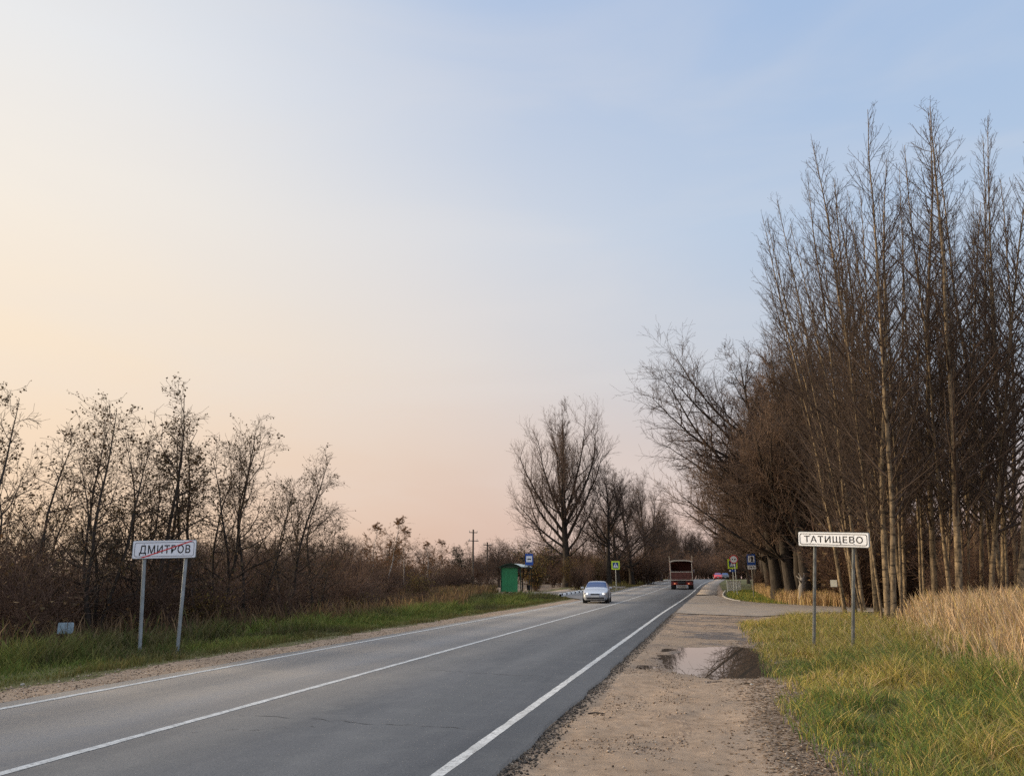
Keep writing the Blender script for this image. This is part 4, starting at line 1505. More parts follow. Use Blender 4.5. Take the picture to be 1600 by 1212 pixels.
# loose gravel and clods on both shoulders
def gravel(name, p, size, cols, label):
    m = len(p)
    z = H(p[:, 0], p[:, 1])
    o8 = np.array([[1, 0, 0], [-1, 0, 0], [0, 1, 0], [0, -1, 0], [0, 0, 0.8], [0, 0, -0.5]])
    v = o8[None] * (0.6 + 0.7 * gr.rand(m, 6, 1)) * size[:, None, None]
    a = gr.rand(m) * 6.28
    x = v[..., 0] * np.cos(a)[:, None] - v[..., 1] * np.sin(a)[:, None] * 0.7
    y = v[..., 0] * np.sin(a)[:, None] + v[..., 1] * np.cos(a)[:, None] * 0.7
    v = np.stack([x + p[:, :1], y + p[:, 1:], v[..., 2] + (z + size * 0.25)[:, None]], 2).reshape(-1, 3)
    f = np.array([[0, 2, 4], [2, 1, 4], [1, 3, 4], [3, 0, 4], [2, 0, 5], [1, 2, 5], [3, 1, 5], [0, 3, 5]])
    tri = (np.arange(m)[:, None, None] * 6 + f[None]).reshape(-1, 3)
    c = np.repeat(np.concatenate([cols, np.ones((m, 1))], 1), 6, 0)
    tag(link(name, np_mesh(name, v, np.zeros((0, 4)), M['litter'], tris=tri, colors=c)), label, kind='stuff')


p = scatter(26000, -2.1, 1.3, 6.5, 40, gr)
cl = fbm(p[:, 0] * 1.5 + 50, p[:, 1] * 0.9, 4)
p = p[gr.rand(len(p)) < 0.12 + 1.0 * sm((cl - 0.52) / 0.12)]
gravel("gravel", p, 0.004 + 0.016 * gr.rand(len(p)) ** 3, pick([(0.30, 0.23, 0.17), (0.17, 0.12, 0.085), (0.42, 0.35, 0.28), (0.10, 0.07, 0.05)], [3, 2.5, 1, 1.5], len(p), gr), "loose gravel and clods on the sandy right shoulder")
p = scatter(9000, -11.3, -9.75, 8, 40, gr)
gravel("gravel", p, 0.005 + 0.02 * gr.rand(len(p)) ** 3, pick([(0.30, 0.23, 0.17), (0.16, 0.11, 0.08), (0.42, 0.35, 0.28)], [3, 2, 1], len(p), gr), "loose gravel on the sandy left shoulder")
p = np.stack([-2.2 + 0.25 * gr.rand(5000) ** 2, 6 * (40 / 6) ** gr.rand(5000)], 1)
p[:, 0] += xR(p[:, 1]) + 2.45 + 0.22
gravel("gravel", p, 0.006 + 0.02 * gr.rand(len(p)) ** 2, pick([(0.09, 0.075, 0.065), (0.16, 0.13, 0.10), (0.05, 0.045, 0.04)], [2, 2, 2], len(p), gr), "dark crumbs along the broken asphalt edge")

# ------------------------------------------------------------------ signs
def rounded(x0, z0, x1, z1, r, n=5):
    pts = []
    for cx, cz, a0 in ((x1 - r, z1 - r, 0), (x0 + r, z1 - r, 90), (x0 + r, z0 + r, 180), (x1 - r, z0 + r, 270)):
        for k in range(n + 1):
            a = math.radians(a0 + 90 * k / n)
            pts.append((cx + r * math.cos(a), cz + r * math.sin(a)))
    return pts


def frame_prism(mb, outer, inner, d0, d1):
    n = len(outer)
    vs = [[mb.bm.verts.new((u, d, v)) for u, v in pts] for pts, d in ((outer, d0), (inner, d0), (outer, d1), (inner, d1))]
    for i in range(n):
        j = (i + 1) % n
        for a, b in ((0, 1), (0, 2), (1, 3), (2, 3)):
            mb.bm.faces.new((vs[a][i], vs[a][j], vs[b][j], vs[b][i]))


def name_sign(feet_px, tops_px, corners, text, tx0, tx1, th, tz, label, strike, post_mat, post_r, back_side):
    A, B = [foot(px, Y=Y) for px, Y in feet_px]
    TL, TR, BR, BL = [on_plane(x, y, A, B) for x, y in corners]
    ux = Vector(BR - BL).normalized()
    w = ((BR - BL) @ np.array(ux) + (TR - TL) @ np.array(ux)) / 2
    uy = Vector((-ux.y, ux.x, 0)).normalized()
    uz = ux.cross(uy).normalized()
    h = float(np.mean([(TL - BL) @ np.array(uz), (TR - BR) @ np.array(uz)]))
    root = empty("place_name_sign", tuple((A + B) / 2), 0, label, "road sign")
    inv = Matrix.Translation(root.location).inverted()
    # panel has its own axes: x along the plate, z up the plate, y away from the viewer
    fr = Matrix((ux, uy, uz)).transposed().to_4x4()
    fr.translation = Vector(BL) - uy * 0.0
    pm = MB()
    pm.prism(rounded(0, 0, w, h, 0.03), 0.0, 0.03)
    panel = pm.build("panel", M['white'], root)
    panel.matrix_local = inv @ fr
    bm_ = MB()
    g = h * 0.085
    bw = 0.028 if strike else 0.048
    frame_prism(bm_, rounded(g, g, w - g, h - g, 0.05), rounded(g + h * bw, g + h * bw, w - g - h * bw, h - g - h * bw, 0.042), -0.003, 0.002)
    bm_.build("border", M['dark_grey' if strike else 'black'], panel)
    text_mesh("lettering", text, M['black'], panel, w * (tx1 - tx0), h * th, (w * tx0, -0.003, h * tz), 0.004, 0.012)
    rim_ = MB()
    frame_prism(rim_, rounded(-0.012, -0.012, w + 0.012, h + 0.012, 0.035), rounded(0.001, 0.001, w - 0.001, h - 0.001, 0.03), 0.006, 0.05)
    rim_.build("edge_trim", M['galv'], panel)
    for bx in (0.17, 0.80):
        for bz in (0.2, 0.8):
            bo = MB()
            bo.cyl((w * bx, -0.006, h * bz), (w * bx, 0.001, h * bz), 0.011, None, 8)
            bo.build("bolt", M['galv'], panel)
    if strike:
        (x0, z0), (x1, z1) = strike
        t = h * 0.095
        st = MB()
        st.prism([(w * x0 - t, h * z0), (w * x0 + t, h * z0), (w * x1 + t, h * z1), (w * x1 - t, h * z1)], -0.006, -0.004)
        st.build("red_strike", M['red'], panel)
    for P0, (tx, ty) in zip((A, B), tops_px):
        T = on_plane(tx, ty, A, B) + np.array(uy) * 0.075
        P0 = P0 + np.array(uy) * 0.075
        e = (T - P0)
        po = MB()
        po.cyl(tuple(P0 - e * 0.08 - np.array(root.location)), tuple(T - np.array(root.location)), post_r, seg=16)
        po.build("post", post_mat, root, smooth=False)
    return root


name_sign(((217, 16.3), (276, 16.7)), ((226, 850), (292, 849)), ((208.7, 845.2), (306.8, 843.6), (304.6, 870.2), (206.5, 872.2)), "ДМИТРОВ", 0.10, 0.915, 0.47, 0.27,
          "white place-name sign crossed out in red, on two grey posts at the left verge", ((0.15, 0.03), (0.93, 0.97)), M['galv'], 0.042, 1)
name_sign(((1269, 19.7), (1330, 19.2)), ((1271.0, 836), (1331.5, 838)), ((1249.2, 830.6), (1358.2, 833.2), (1357.6, 854.8), (1248.3, 851.6)), "ТАТИЩЕВО", 0.085, 0.925, 0.47, 0.27,
          "white black-bordered place-name sign on two weathered posts in the right-hand grass", None, M['galv_old'], 0.036, 1)


def walker(mb, s, d0, d1):
    """walking figure of a pedestrian sign, height about 0.5*s"""
    mb.prism([(0.03 * s + 0.045 * s * math.cos(a * 0.7), 0.215 * s + 0.045 * s * math.sin(a * 0.7)) for a in range(9)], d0, d1)
    mb.prism([(-0.04 * s, 0.16 * s), (0.05 * s, 0.16 * s), (0.035 * s, -0.03 * s), (-0.045 * s, -0.03 * s)], d0, d1)
    mb.prism([(-0.045 * s, -0.03 * s), (0.0, -0.03 * s), (-0.09 * s, -0.20 * s), (-0.13 * s, -0.19 * s)], d0, d1)
    mb.prism([(0.001 * s, -0.032 * s), (0.036 * s, -0.032 * s), (0.11 * s, -0.20 * s), (0.065 * s, -0.20 * s)], d0, d1)
    mb.prism([(0.05 * s, 0.15 * s), (0.06 * s, 0.11 * s), (0.125 * s, 0.05 * s), (0.11 * s, 0.035 * s)], d0, d1)
    mb.prism([(-0.045 * s, 0.15 * s), (-0.05 * s, 0.105 * s), (-0.115 * s, 0.045 * s), (-0.13 * s, 0.065 * s)], d0, d1)


def crossing_sign(loc, zc, s, label, extra=None, mirror=1):
    r = empty("pedestrian_crossing_sign", loc, 0, label, "road sign", "yellow pedestrian crossing signs")
    MB().cyl((0, 0.05, -0.3), (0, 0.05, zc + s * 0.4), 0.035).build("post", M['galv'], r)
    MB().prism(rounded(-s / 2, zc - s / 2, s / 2, zc + s / 2, 0.05), 0, 0.02).build("panel", M['yellow'], r)
    f = MB()
    q = s * 0.355
    f.prism(rounded(-q, zc - q, q, zc + q, 0.03), -0.004, -0.001)
    fo = f.build("blue_field", simple("deep_blue_sign", (0.012, 0.06, 0.20), 0.4), r)
    t = MB()
    t.prism([(-s * 0.29, -s * 0.23), (s * 0.29, -s * 0.23), (0, s * 0.29)], -0.007, -0.005)
    to = t.build("white_triangle", M['white'], r)
    to.location = (0, 0, zc)
    w = MB()
    walker(w, s * 0.85, -0.010, -0.008)
    wo = w.build("pedestrian_symbol", M['black'], r)
    wo.location = (0, 0, zc - s * 0.03)
    wo.scale = (mirror, 1, 1)
    return r


p = foot(963, Y=92)
crossing_sign(tuple(p), atY(963.2, 882.8, 92)[2] - p[2], 0.95, "yellow-framed pedestrian crossing sign left of the road, behind the silver car")
p = foot(1147.5, Y=83)
zc = atY(1147, 880.5, 83)[2] - p[2]
s_ = crossing_sign(tuple(p), zc, 0.95, "yellow-framed pedestrian crossing sign half hidden by the round no-overtaking sign")
s_.name = "pedestrian_crossing_sign"
bp = MB()
bp.box((0, 0.0, zc - 0.68), (0.62, 0.02, 0.22), 0.008)
bp.build("blue_plate", M['blue'], s_)
bp = MB()
bp.box((-0.28, -0.014, zc - 0.68), (0.16, 0.006, 0.16))
bp.build("white_mark", M['white'], s_)

# round no-overtaking sign in front of it
p = foot(1151.5, Y=76)
zc = atY(1150, 873.3, 76)[2] - p[2]
r = empty("no_overtaking_sign", tuple(p), 0, "round white sign with red rim and two car symbols, beside the right kerbed island", "road sign")
MB().cyl((0.05, 0.045, -0.3), (0.0, 0.045, zc + 0.2), 0.03).build("post", M['galv'], r)
d = MB()
d.prism([(0.37 * math.cos(a * math.pi / 16), 0.37 * math.sin(a * math.pi / 16)) for a in range(32)], 0, 0.015)
o = d.build("disc", M['white'], r)
o.location = (-0.08, 0, zc)
d = MB()
d.ring((0, 0), 0.31, 0.385, -0.005, 0.018)
o2 = d.build("red_rim", M['red'], o)
for sx, mt in ((-0.115, 'black'), (0.115, 'black')):
    c_ = MB()
    c_.prism([(-0.085, -0.05), (0.085, -0.05), (0.085, 0.01), (0.055, 0.02), (0.035, 0.07), (-0.035, 0.07), (-0.055, 0.02), (-0.085, 0.01)], -0.006, -0.002)
    c_.prism([(-0.08, -0.08), (-0.045, -0.08), (-0.045, -0.051), (-0.08, -0.051)], -0.006, -0.002)
    c_.prism([(0.045, -0.08), (0.08, -0.08), (0.08, -0.051), (0.045, -0.051)], -0.006, -0.002)
    co_ = c_.build("car_symbol", M[mt], o)
    co_.location = (sx, 0, 0)
    co_.scale = (0.85, 1, 0.7)

# blue fuel station sign
p = foot(1178, Y=70)
zt, zb, zp = [atY(1178, y, 70)[2] - p[2] for y in (865, 882.5, 888.8)]
r = empty("fuel_station_sign", tuple(p), 0, "blue fuel pump sign with a white plate below it, right of the kerbed island", "road sign")
MB().cyl((0, 0.045, -0.3), (0, 0.045, zt - 0.1), 0.035).build("post", M['galv_old'], r)
hw = 0.345
MB().prism(rounded(-hw, zb, hw, zt, 0.04), 0, 0.02).build("blue_panel", M['blue'], r)
hh = zt - zb
MB().prism([(-hw * 0.74, zb + hh * 0.26), (hw * 0.74, zb + hh * 0.26), (hw * 0.74, zb + hh * 0.84), (-hw * 0.74, zb + hh * 0.84)], -0.004, -0.001).build("white_field", M['white'], r)
pm = MB()
zc = zb + hh * 0.55
pm.prism([(-0.02, zc - 0.2), (0.15, zc - 0.2), (0.15, zc + 0.19), (-0.02, zc + 0.19)], -0.008, -0.005)
pm.prism([(-0.04, zc - 0.235), (0.17, zc - 0.235), (0.17, zc - 0.201), (-0.04, zc - 0.201)], -0.008, -0.005)
pm.prism([(-0.06, zc + 0.10), (-0.02, zc + 0.10), (-0.02, zc + 0.13), (-0.09, zc + 0.13), (-0.16, zc + 0.02), (-0.16, zc - 0.14), (-0.13, zc - 0.14), (-0.13, zc + 0.01)], -0.008, -0.005)
pm.build("pump_symbol", M['black'], r)
MB().prism(rounded(-hw * 0.97, zp, hw * 0.97, zb - 0.015, 0.02), 0, 0.018).build("distance_plate", M['white'], r)
tm = MB()
zm = (zp + zb) / 2
for x0, ww in ((-0.2, 0.07), (-0.11, 0.07), (-0.02, 0.07), (0.11, 0.09)):
    frame_prism(tm, [(x0, zm - 0.06), (x0 + ww, zm - 0.06), (x0 + ww, zm + 0.06), (x0, zm + 0.06)], [(x0 + 0.02, zm - 0.035), (x0 + ww - 0.02, zm - 0.035), (x0 + ww - 0.02, zm + 0.035), (x0 + 0.02, zm + 0.035)], -0.004, -0.001)
tm.build("plate_marks", M['black'], r)

# blue bus stop sign
p = np.array([*atY(827, 902, 72)[:2], 0])
p[2] = zr(72) + 0.16
zt, zb = [atY(826, y, 72)[2] - p[2] for y in (864.6, 882.6)]
r = empty("bus_stop_sign", tuple(p), math.radians(8), "blue bus stop sign at the corner of the green shelter roof", "road sign")
MB().cyl((0, 0.05, -0.1), (0, 0.05, zt - 0.1), 0.03).build("post", M['dark'], r)
hw, hh = 0.37, zt - zb
MB().prism(rounded(-hw, zb, hw, zt, 0.05), 0, 0.02).build("blue_panel", M['blue'], r)
MB().prism(rounded(-hw * 0.74, zb + hh * 0.27, hw * 0.74, zb + hh * 0.80, 0.02), -0.004, -0.001).build("white_field", M['white'], r)
b_ = MB()
zc = zb + hh * 0.53
b_.prism(rounded(-0.17, zc - 0.045, 0.17, zc + 0.055, 0.02), -0.008, -0.005)
for x in (-0.1, 0.1):
    b_.prism([(x + 0.03 * math.cos(a * math.pi / 5), zc - 0.076 + 0.03 * math.sin(a * math.pi / 5)) for a in range(10)], -0.008, -0.005)
b_.build("bus_symbol", M['black'], r)

# ------------------------------------------------------------------ bus shelter
def shelter():
    A = atY(783, 920, 71.5)
    Bp = atY(811, 920, 71.5)
    x0, x1 = A[0], Bp[0]
    W = x1 - x0 + 0.12
    Lg = 4.5
    z0 = float(zr(71.5)) + 0.16
    r = empty("bus_shelter", (x0, 71.5, z0), 0, "green metal bus shelter with arched pale roof on the left platform", "bus shelter")
    hgt = atY(783, 886, 71.5)[2] - z0
    # end walls: framed sheet with shallow ribs, notch under the eave at the road side
    for y in (0.0,):
        m = MB()
        m.prism([(0.03, 0.14), (W * 0.86, 0.14), (W * 0.86, hgt - 0.42), (W * 0.86, hgt - 0.03), (0.03, hgt - 0.03)], y, y + 0.05)
        for k in range(9):
            xx = 0.12 + k * W * 0.80 / 9
            m.box((xx, y - 0.008, hgt / 2 + 0.05), (0.05, 0.014, hgt - 0.34))
        m.build("end_wall", M['green'], r)
    MB().box((0.0, Lg / 2, hgt / 2), (0.05, Lg - 0.2, hgt - 0.25)).build("back_wall", M['green'], r)
    for x in (0.0, W + 0.04):
        for y in (-0.03, Lg):
            MB().box((x, y, hgt / 2 - 0.01), (0.07, 0.07, hgt), 0.008).build("post", M['dark_green'], r)
    # small dark box under the eave
    MB().box((W * 0.95, -0.02, hgt - 0.27), (0.20, 0.10, 0.42), 0.01).build("eave_box", M['dark'], r)
    # arched roof
    n = 16
    rise = 0.34
    xs = np.linspace(-0.12, W + 0.16, n)
    zz = hgt + 0.02 + rise * (1 - ((xs - xs.mean()) / (xs[-1] - xs.mean())) ** 2)
    m = MB()
    m.prism([(x, z) for x, z in zip(xs, zz)] + [(x, z - 0.035) for x, z in zip(xs[::-1], zz[::-1])], -0.22, Lg + 0.22)
    m.build("roof", M['roof'], r)
    m = MB()
    m.prism([(x, z - 0.04) for x, z in zip(xs[1:-1], zz[1:-1])] + [(xs[-2], hgt - 0.02), (xs[1], hgt - 0.02)], -0.16, -0.10)
    m.build("gable_panel", M['dark_green'], r)
    m = MB()
    m.prism([(x, z + 0.012) for x, z in zip(xs, zz)] + [(x, z - 0.09) for x, z in zip(xs[::-1], zz[::-1])], -0.27, -0.222)
    m.build("roof_edge", M['dark_green'], r)
    MB().box((W + 0.17, Lg / 2, hgt - 0.01), (0.05, Lg + 0.44, 0.10)).build("gutter", M['dark_green'], r)
    b = MB()
    for k in range(3):
        b.box((0.22 + k * 0.13, Lg / 2, 0.46), (0.11, Lg - 0.8, 0.035), 0.004)
    bo = b.build("bench_seat", M['wood'], r)
    for y in (0.7, Lg - 0.7):
        MB().box((0.35, y, 0.22), (0.36, 0.05, 0.44)).build("bench_leg", M['dark'], r)
    return x0 + W, z0


sx_, sz_ = shelter()
q_ = atY(826, 902, 74.5)
r = empty("litter_bin", (q_[0], 74.5, float(zr(74.5)) + 0.16), 0, "small dark litter bin standing by the front post of the green shelter", "litter bin")
m = MB()
m.cyl((0, 0, 0.22), (0, 0, 0.72), 0.15, 0.20, 16)
m.build("bucket", M['dark'], r, False)
m = MB()
m.cyl((0, 0, -0.02), (0, 0, 0.22), 0.04, None, 10)
m.build("foot", M['galv_old'], r)

# ------------------------------------------------------------------ cars
class Car:
    Y = [-2.12, -2.05, -1.9, -1.6, -1.0, -0.85, -0.5, -0.1, 0.4, 1.0, 1.4, 1.75, 1.98, 2.08, 2.12]
    HW = [0.60, 0.72, 0.80, 0.845, 0.86, 0.86, 0.865, 0.865, 0.865, 0.86, 0.85, 0.83, 0.79, 0.72, 0.60]
    LOW = [0.30, 0.22, 0.20, 0.19, 0.19, 0.19, 0.19, 0.19, 0.19, 0.19, 0.20, 0.21, 0.23, 0.26, 0.32]
    BELT = [0.58, 0.66, 0.72, 0.79, 0.87, 0.89, 0.91, 0.93, 0.95, 0.97, 0.98, 0.98, 0.95, 0.85, 0.70]
    TOP = [0.60, 0.70, 0.77, 0.85, 0.95, 1.01, 1.24, 1.42, 1.45, 1.42, 1.36, 1.16, 1.03, 0.89, 0.72]
    RW = [0.50, 0.62, 0.68, 0.72, 0.74, 0.735, 0.66, 0.60, 0.585, 0.585, 0.59, 0.64, 0.66, 0.62, 0.50]

    @classmethod
    def sec(c, y):
        g = lambda a: float(np.interp(y, c.Y, a))
        hw, lo, be, to, rw = g(c.HW), g(c.LOW), g(c.BELT), g(c.TOP), g(c.RW)
        dz = to - be
        return [(0, lo), (hw * 0.86, lo), (hw * 0.97, lo + 0.10), (hw, lo + 0.30 * (be - lo)), (hw, lo + 0.62 * (be - lo)), (hw * 0.985, be - 0.03), (hw * 0.955, be),
                (rw + 0.30 * (hw * 0.955 - rw), be + 0.70 * dz - 0.01), (rw, to - min(0.055, 0.4 * dz)), (rw * 0.86, to - min(0.015, 0.2 * dz)), (rw * 0.5, to), (0, to + 0.008)]

    @classmethod
    def patch(c, ys, i0, i1, off=0.0, sides=(-1, 1), sub=2, shrink=None):
        """surface of section points i0..i1 over stations ys, pushed out by off"""
        vs, qs = [], []
        for s in sides:
            rows = []
            for y in ys:
                p = c.sec(y)
                t = np.linspace(i0, i1, (i1 - i0) * sub + 1)
                xs = np.interp(t, range(12), [a for a, _ in p])
                zs = np.interp(t, range(12), [b for _, b in p])
                rows.append(np.stack([s * xs, np.full(len(t), y), zs], 1))
            G = np.array(rows)
            if off:
                du, dv = np.gradient(G, axis=0), np.gradient(G, axis=1)
                n = unit(np.cross(du, dv)) * s
                cen = np.array([0, 0, 0.6])
                sg = np.sign(np.sum(n * (G - cen), -1, keepdims=True))
                G = G + n * np.where(sg == 0, 1, sg) * off
            b = sum(len(v) for v in vs)
            nu, nv = G.shape[:2]
            i, j = np.meshgrid(np.arange(nu - 1), np.arange(nv - 1), indexing='ij')
            a = (i * nv + j).ravel() + b
            qs.append(np.stack([a, a + 1, a + nv + 1, a + nv] if s > 0 else [a, a + nv, a + nv + 1, a + 1], 1))
            vs.append(G.reshape(-1, 3))
        return np.concatenate(vs), np.concatenate(qs)


def patch_obj(name, mat, parent, ys, i0, i1, off, sides=(-1, 1)):
    v, q = Car.patch(ys, i0, i1, off, sides)
    return link(name, np_mesh(name, v, q, mat, smooth=True), parent)


def car(name, loc, rz, paint, label, lit=False):
    r = empty(name, loc, rz, label, "car")
    ys = np.unique(np.concatenate([np.linspace(-2.12, 2.12, 50), Car.Y]))
    v, q = Car.patch(ys, 0, 11)
    # close nose and tail
    me = np_mesh("body", v, q, paint, smooth=True)
    bm = bmesh.new()
    bm.from_mesh(me)
    bmesh.ops.remove_doubles(bm, verts=bm.verts[:], dist=0.001)
    bmesh.ops.holes_fill(bm, edges=[e for e in bm.edges if e.is_boundary])
    bmesh.ops.recalc_face_normals(bm, faces=bm.faces[:])
    bm.to_mesh(me)
    bm.free()
    body = link("body", me, r)
    patch_obj("windscreen", M['glass'], r, np.linspace(-0.80, -0.17, 9), 8, 11, 0.005)
    patch_obj("rear_window", M['glass'], r, np.linspace(1.42, 1.88, 8), 8, 11, 0.005)
    for s in (-1, 1):
        patch_obj("side_window", M['glass'], r, np.linspace(-0.42, 0.42, 8), 6, 8, 0.005, (s,))
        patch_obj("side_window", M['glass'], r, np.linspace(0.50, 1.38, 8), 6, 8, 0.005, (s,))
    # front: grille, intake, number plate, lamps
    MB().box((0, -2.125, 0.60), (0.62, 0.05, 0.075), 0.012).build("grille", M['dark'], r)
    MB().box((0, -2.11, 0.34), (1.18, 0.10, 0.10), 0.015).build("lower_intake", M['dark'], r)
    MB().box((0, -2.145, 0.46), (0.52, 0.02, 0.11), 0.004).build("number_plate", M['plate'], r)
    for s in (-1, 1):
        h = MB()
        h.prism([(s * 0.40, 0.555), (s * 0.72, 0.585), (s * 0.755, 0.70), (s * 0.70, 0.715), (s * 0.42, 0.655)], -2.105, -1.88)
        ho = h.build("headlight", M['chrome'], r)
        if lit:
            b = MB()
            b.cyl((s * 0.55, -2.118, 0.62), (s * 0.55, -2.10, 0.62), 0.062, None, 14)
            b.build("bulb", M['lamp_on'], ho)
        t = MB()
        t.prism([(s * 0.50, 0.66), (s * 0.72, 0.68), (s * 0.74, 0.88), (s * 0.56, 0.86)], 1.93, 2.10)
        t.build("tail_light", M['lamp_red'], r)
        mm = MB()
        mm.box((s * 0.98, -0.62, 1.0), (0.20, 0.10, 0.13), 0.03)
        mo = mm.build("wing_mirror", paint, r)
        MB().box((s * 0.89, -0.61, 0.955), (0.14, 0.05, 0.04)).build("mirror_arm", M['dark'], mo)
    MB().box((0, 2.125, 0.60), (0.52, 0.02, 0.11), 0.004).build("number_plate", M['plate'], r)
    MB().box((0, 2.10, 0.36), (1.2, 0.07, 0.16), 0.02).build("rear_bumper_strip", M['dark'], r)
    for s in (-1, 1):
        for y in (-1.32, 1.28):
            a = MB()
            a.cyl((s * 0.60, y, 0.33), (s * 0.872, y, 0.33), 0.365, None, 28)
            a.build("wheel_arch", M['dark'], r)
            w = MB()
            w.cyl((s * 0.67, y, 0.31), (s * 0.885, y, 0.31), 0.31, None, 28)
            wo = w.build("wheel", M['rubber'], r)
            k = MB()
            k.cyl((s * 0.80, y, 0.31), (s * 0.893, y, 0.31), 0.205, 0.19, 20)
            k.build("rim", M['rim'], wo)
    MB().box((0, -0.02, 0.20), (1.3, 3.3, 0.10)).build("underbody", M['dark'], r)
    return r


c_ = atY(926.5, 930, 53.6)
car("silver_car", (c_[0], 53.6 + 2.1, float(zr(54))), math.radians(4), M['silver'], "silver car with one headlight lit, driving towards the camera in the left lane", True)
c_ = atY(1122, 900, 182)
car("red_car", (c_[0], 184, float(zr(184)) + 0.01), 0, M['carred'], "small red car seen from behind, far down the road right of the truck")
c_ = atY(1132, 900, 176)
car("dark_car", (c_[0] + 0.35, 190, float(zr(190)) + 0.01), 0, M['cargrey'], "dark car partly hidden just right of the far red car")

# ------------------------------------------------------------------ truck
def truck():
    Yb = 95.0
    c = atY(1065.5, 915, Yb)
    r = empty("dump_truck", (c[0], Yb, float(zr(Yb))), math.radians(0.5), "brown dump truck with a pale-framed open load bed, driving away in the right lane", "truck")
    W = 2.66
    zb, zt = 1.1, 3.3                                  # bed floor and rim
    L = 4.6
    # load bed: floor, sides and front wall with upright ribs
    MB().box((0, L / 2, zb), (W - 0.1, L, 0.10)).build("bed_floor", M['rust'], r)
    for s in (-1, 1):
        m = MB()
        m.box((s * (W / 2 - 0.04), L / 2, (zb + zt) / 2 - 0.1), (0.07, L, zt - zb - 0.2))
        for k in range(6):
            m.box((s * (W / 2 + 0.012), 0.25 + k * (L - 0.5) / 5, (zb + zt) / 2 - 0.1), (0.05, 0.09, zt - zb - 0.3), 0.006)
        m.build("bed_side", M['rust'], r)
    MB().box((0, L - 0.04, (zb + zt) / 2 + 0.05), (W - 0.18, 0.07, zt - zb + 0.1)).build("bed_front_wall", M['rust'], r)
    # tailgate (lower half), load opening above it
    m = MB()
    m.box((0, -0.03, zb + 0.42), (W - 0.32, 0.06, 0.86), 0.01)
    for k in range(4):
        m.box((0, -0.07, zb + 0.14 + k * 0.20), (W - 0.5, 0.03, 0.05), 0.006)
    m.build("tailgate", M['rust'], r)
    MB().box((0, -0.04, zb + 0.89), (W - 0.3, 0.08, 0.07), 0.01).build("tailgate_rail", M['cream'], r)
    # pale frame round the opening with an arched head
    m = MB()
    n = 14
    xs = np.linspace(-W / 2 + 0.03, W / 2 - 0.03, n)
    zz = zt - 0.10 + 0.16 * (1 - (xs / xs[-1]) ** 4)
    m.prism(list(zip(xs, zz)) + [(x, z - 0.13) for x, z in zip(xs[::-1], zz[::-1])], -0.10, 0.0)
    m.build("arched_head", M['cream'], r)
    for s in (-1, 1):
        MB().box((s * (W / 2 - 0.08), -0.045, (zb + zt) / 2 - 0.12), (0.09, 0.09, zt - zb - 0.32), 0.01).build("frame_upright", M['cream'], r)
    MB().box((0, -0.05, zb - 0.04), (W - 0.06, 0.10, 0.09), 0.01).build("bed_sill", M['cream'], r)
    m = MB()
    for k in range(5):
        yy = 0.5 + k * 0.9
        m.prism(list(zip(xs, zz - 0.02)) + [(x, z - 0.08) for x, z in zip(xs[::-1], zz[::-1])], yy, yy + 0.05)
    m.build("cover_hoops", M['cream'], r)
    # folded dark cover lying over the front of the hoops
    m = MB()
    m.prism(list(zip(xs, zz + 0.015)) + [(x, z - 0.018) for x, z in zip(xs[::-1], zz[::-1])], 2.6, L)
    m.build("cover_sheet", M['dark'], r)
    # chassis, lamp bar, lamps, mud flaps, wheels
    MB().box((0, L / 2 + 0.3, 0.78), (0.85, L + 2.0, 0.26), 0.02).build("chassis", M['dark'], r)
    MB().box((0, 0.02, 0.70), (W - 0.22, 0.12, 0.40), 0.02).build("lamp_bar", M['truckred'], r)
    for s in (-1, 1):
        m = MB()
        m.box((s * 0.78, -0.055, 0.66), (0.36, 0.04, 0.15), 0.01)
        lo = m.build("tail_light", M['lamp_red'], r)
        MB().cyl((s * 0.80, -0.09, 0.66), (s * 0.80, -0.07, 0.66), 0.055, None, 12).build("bulb", emit_mat("orange_tail_bulb", (1.0, 0.45, 0.2), 0.7), lo)
        MB().box((s * 0.98, 0.38, 0.46), (0.46, 0.03, 0.62)).build("mud_flap", M['dark'], r)
    MB().box((0, 0.16, 0.30), (1.12, 0.025, 0.28), 0.008).build("number_board", M['plate'], r)
    for s in (-1, 1):
        for y in (1.25, 5.1):
            w = MB()
            x1 = W / 2 - 0.06
            w.cyl((s * (x1 - (0.56 if y < 2 else 0.28)), y, 0.50), (s * x1, y, 0.50), 0.50, None, 28)
            wo = w.build("wheel", M['rubber'], r)
            k = MB()
            k.cyl((s * (x1 - 0.1), y, 0.50), (s * (x1 + 0.015), y, 0.50), 0.27, 0.2, 18)
            k.build("rim", M['rim'], wo)
    # cab
    m = MB()
    m.prism([(4.75, 0.75), (6.35, 0.75), (6.35, 1.55), (6.15, 2.55), (4.75, 2.62)], -1.16, 1.16, axis='x')
    cab = m.build("cab", M['truckred'], r)
    MB().box((0, 4.745, 2.1), (1.5, 0.03, 0.55), 0.01).build("rear_window", M['glass'], cab)
    for s in (-1, 1):
        MB().box((s * 1.168, 5.45, 2.05), (0.02, 0.9, 0.6), 0.01).build("side_window", M['glass'], cab)
        MB().box((s * 1.36, 6.05, 2.1), (0.20, 0.08, 0.42), 0.02).build("wing_mirror", M['rim'], r)
        MB().cyl((s * 1.15, 6.05, 2.33), (s * 1.36, 6.05, 2.33), 0.02).build("mirror_arm", M['dark'], r)
        MB().cyl((s * (W / 2 - 0.02), 0.12, zt - 0.3), (s * (W / 2 - 0.02), 0.12, zt + 0.55), 0.02).build("stake", M['cream'], r)


truck()

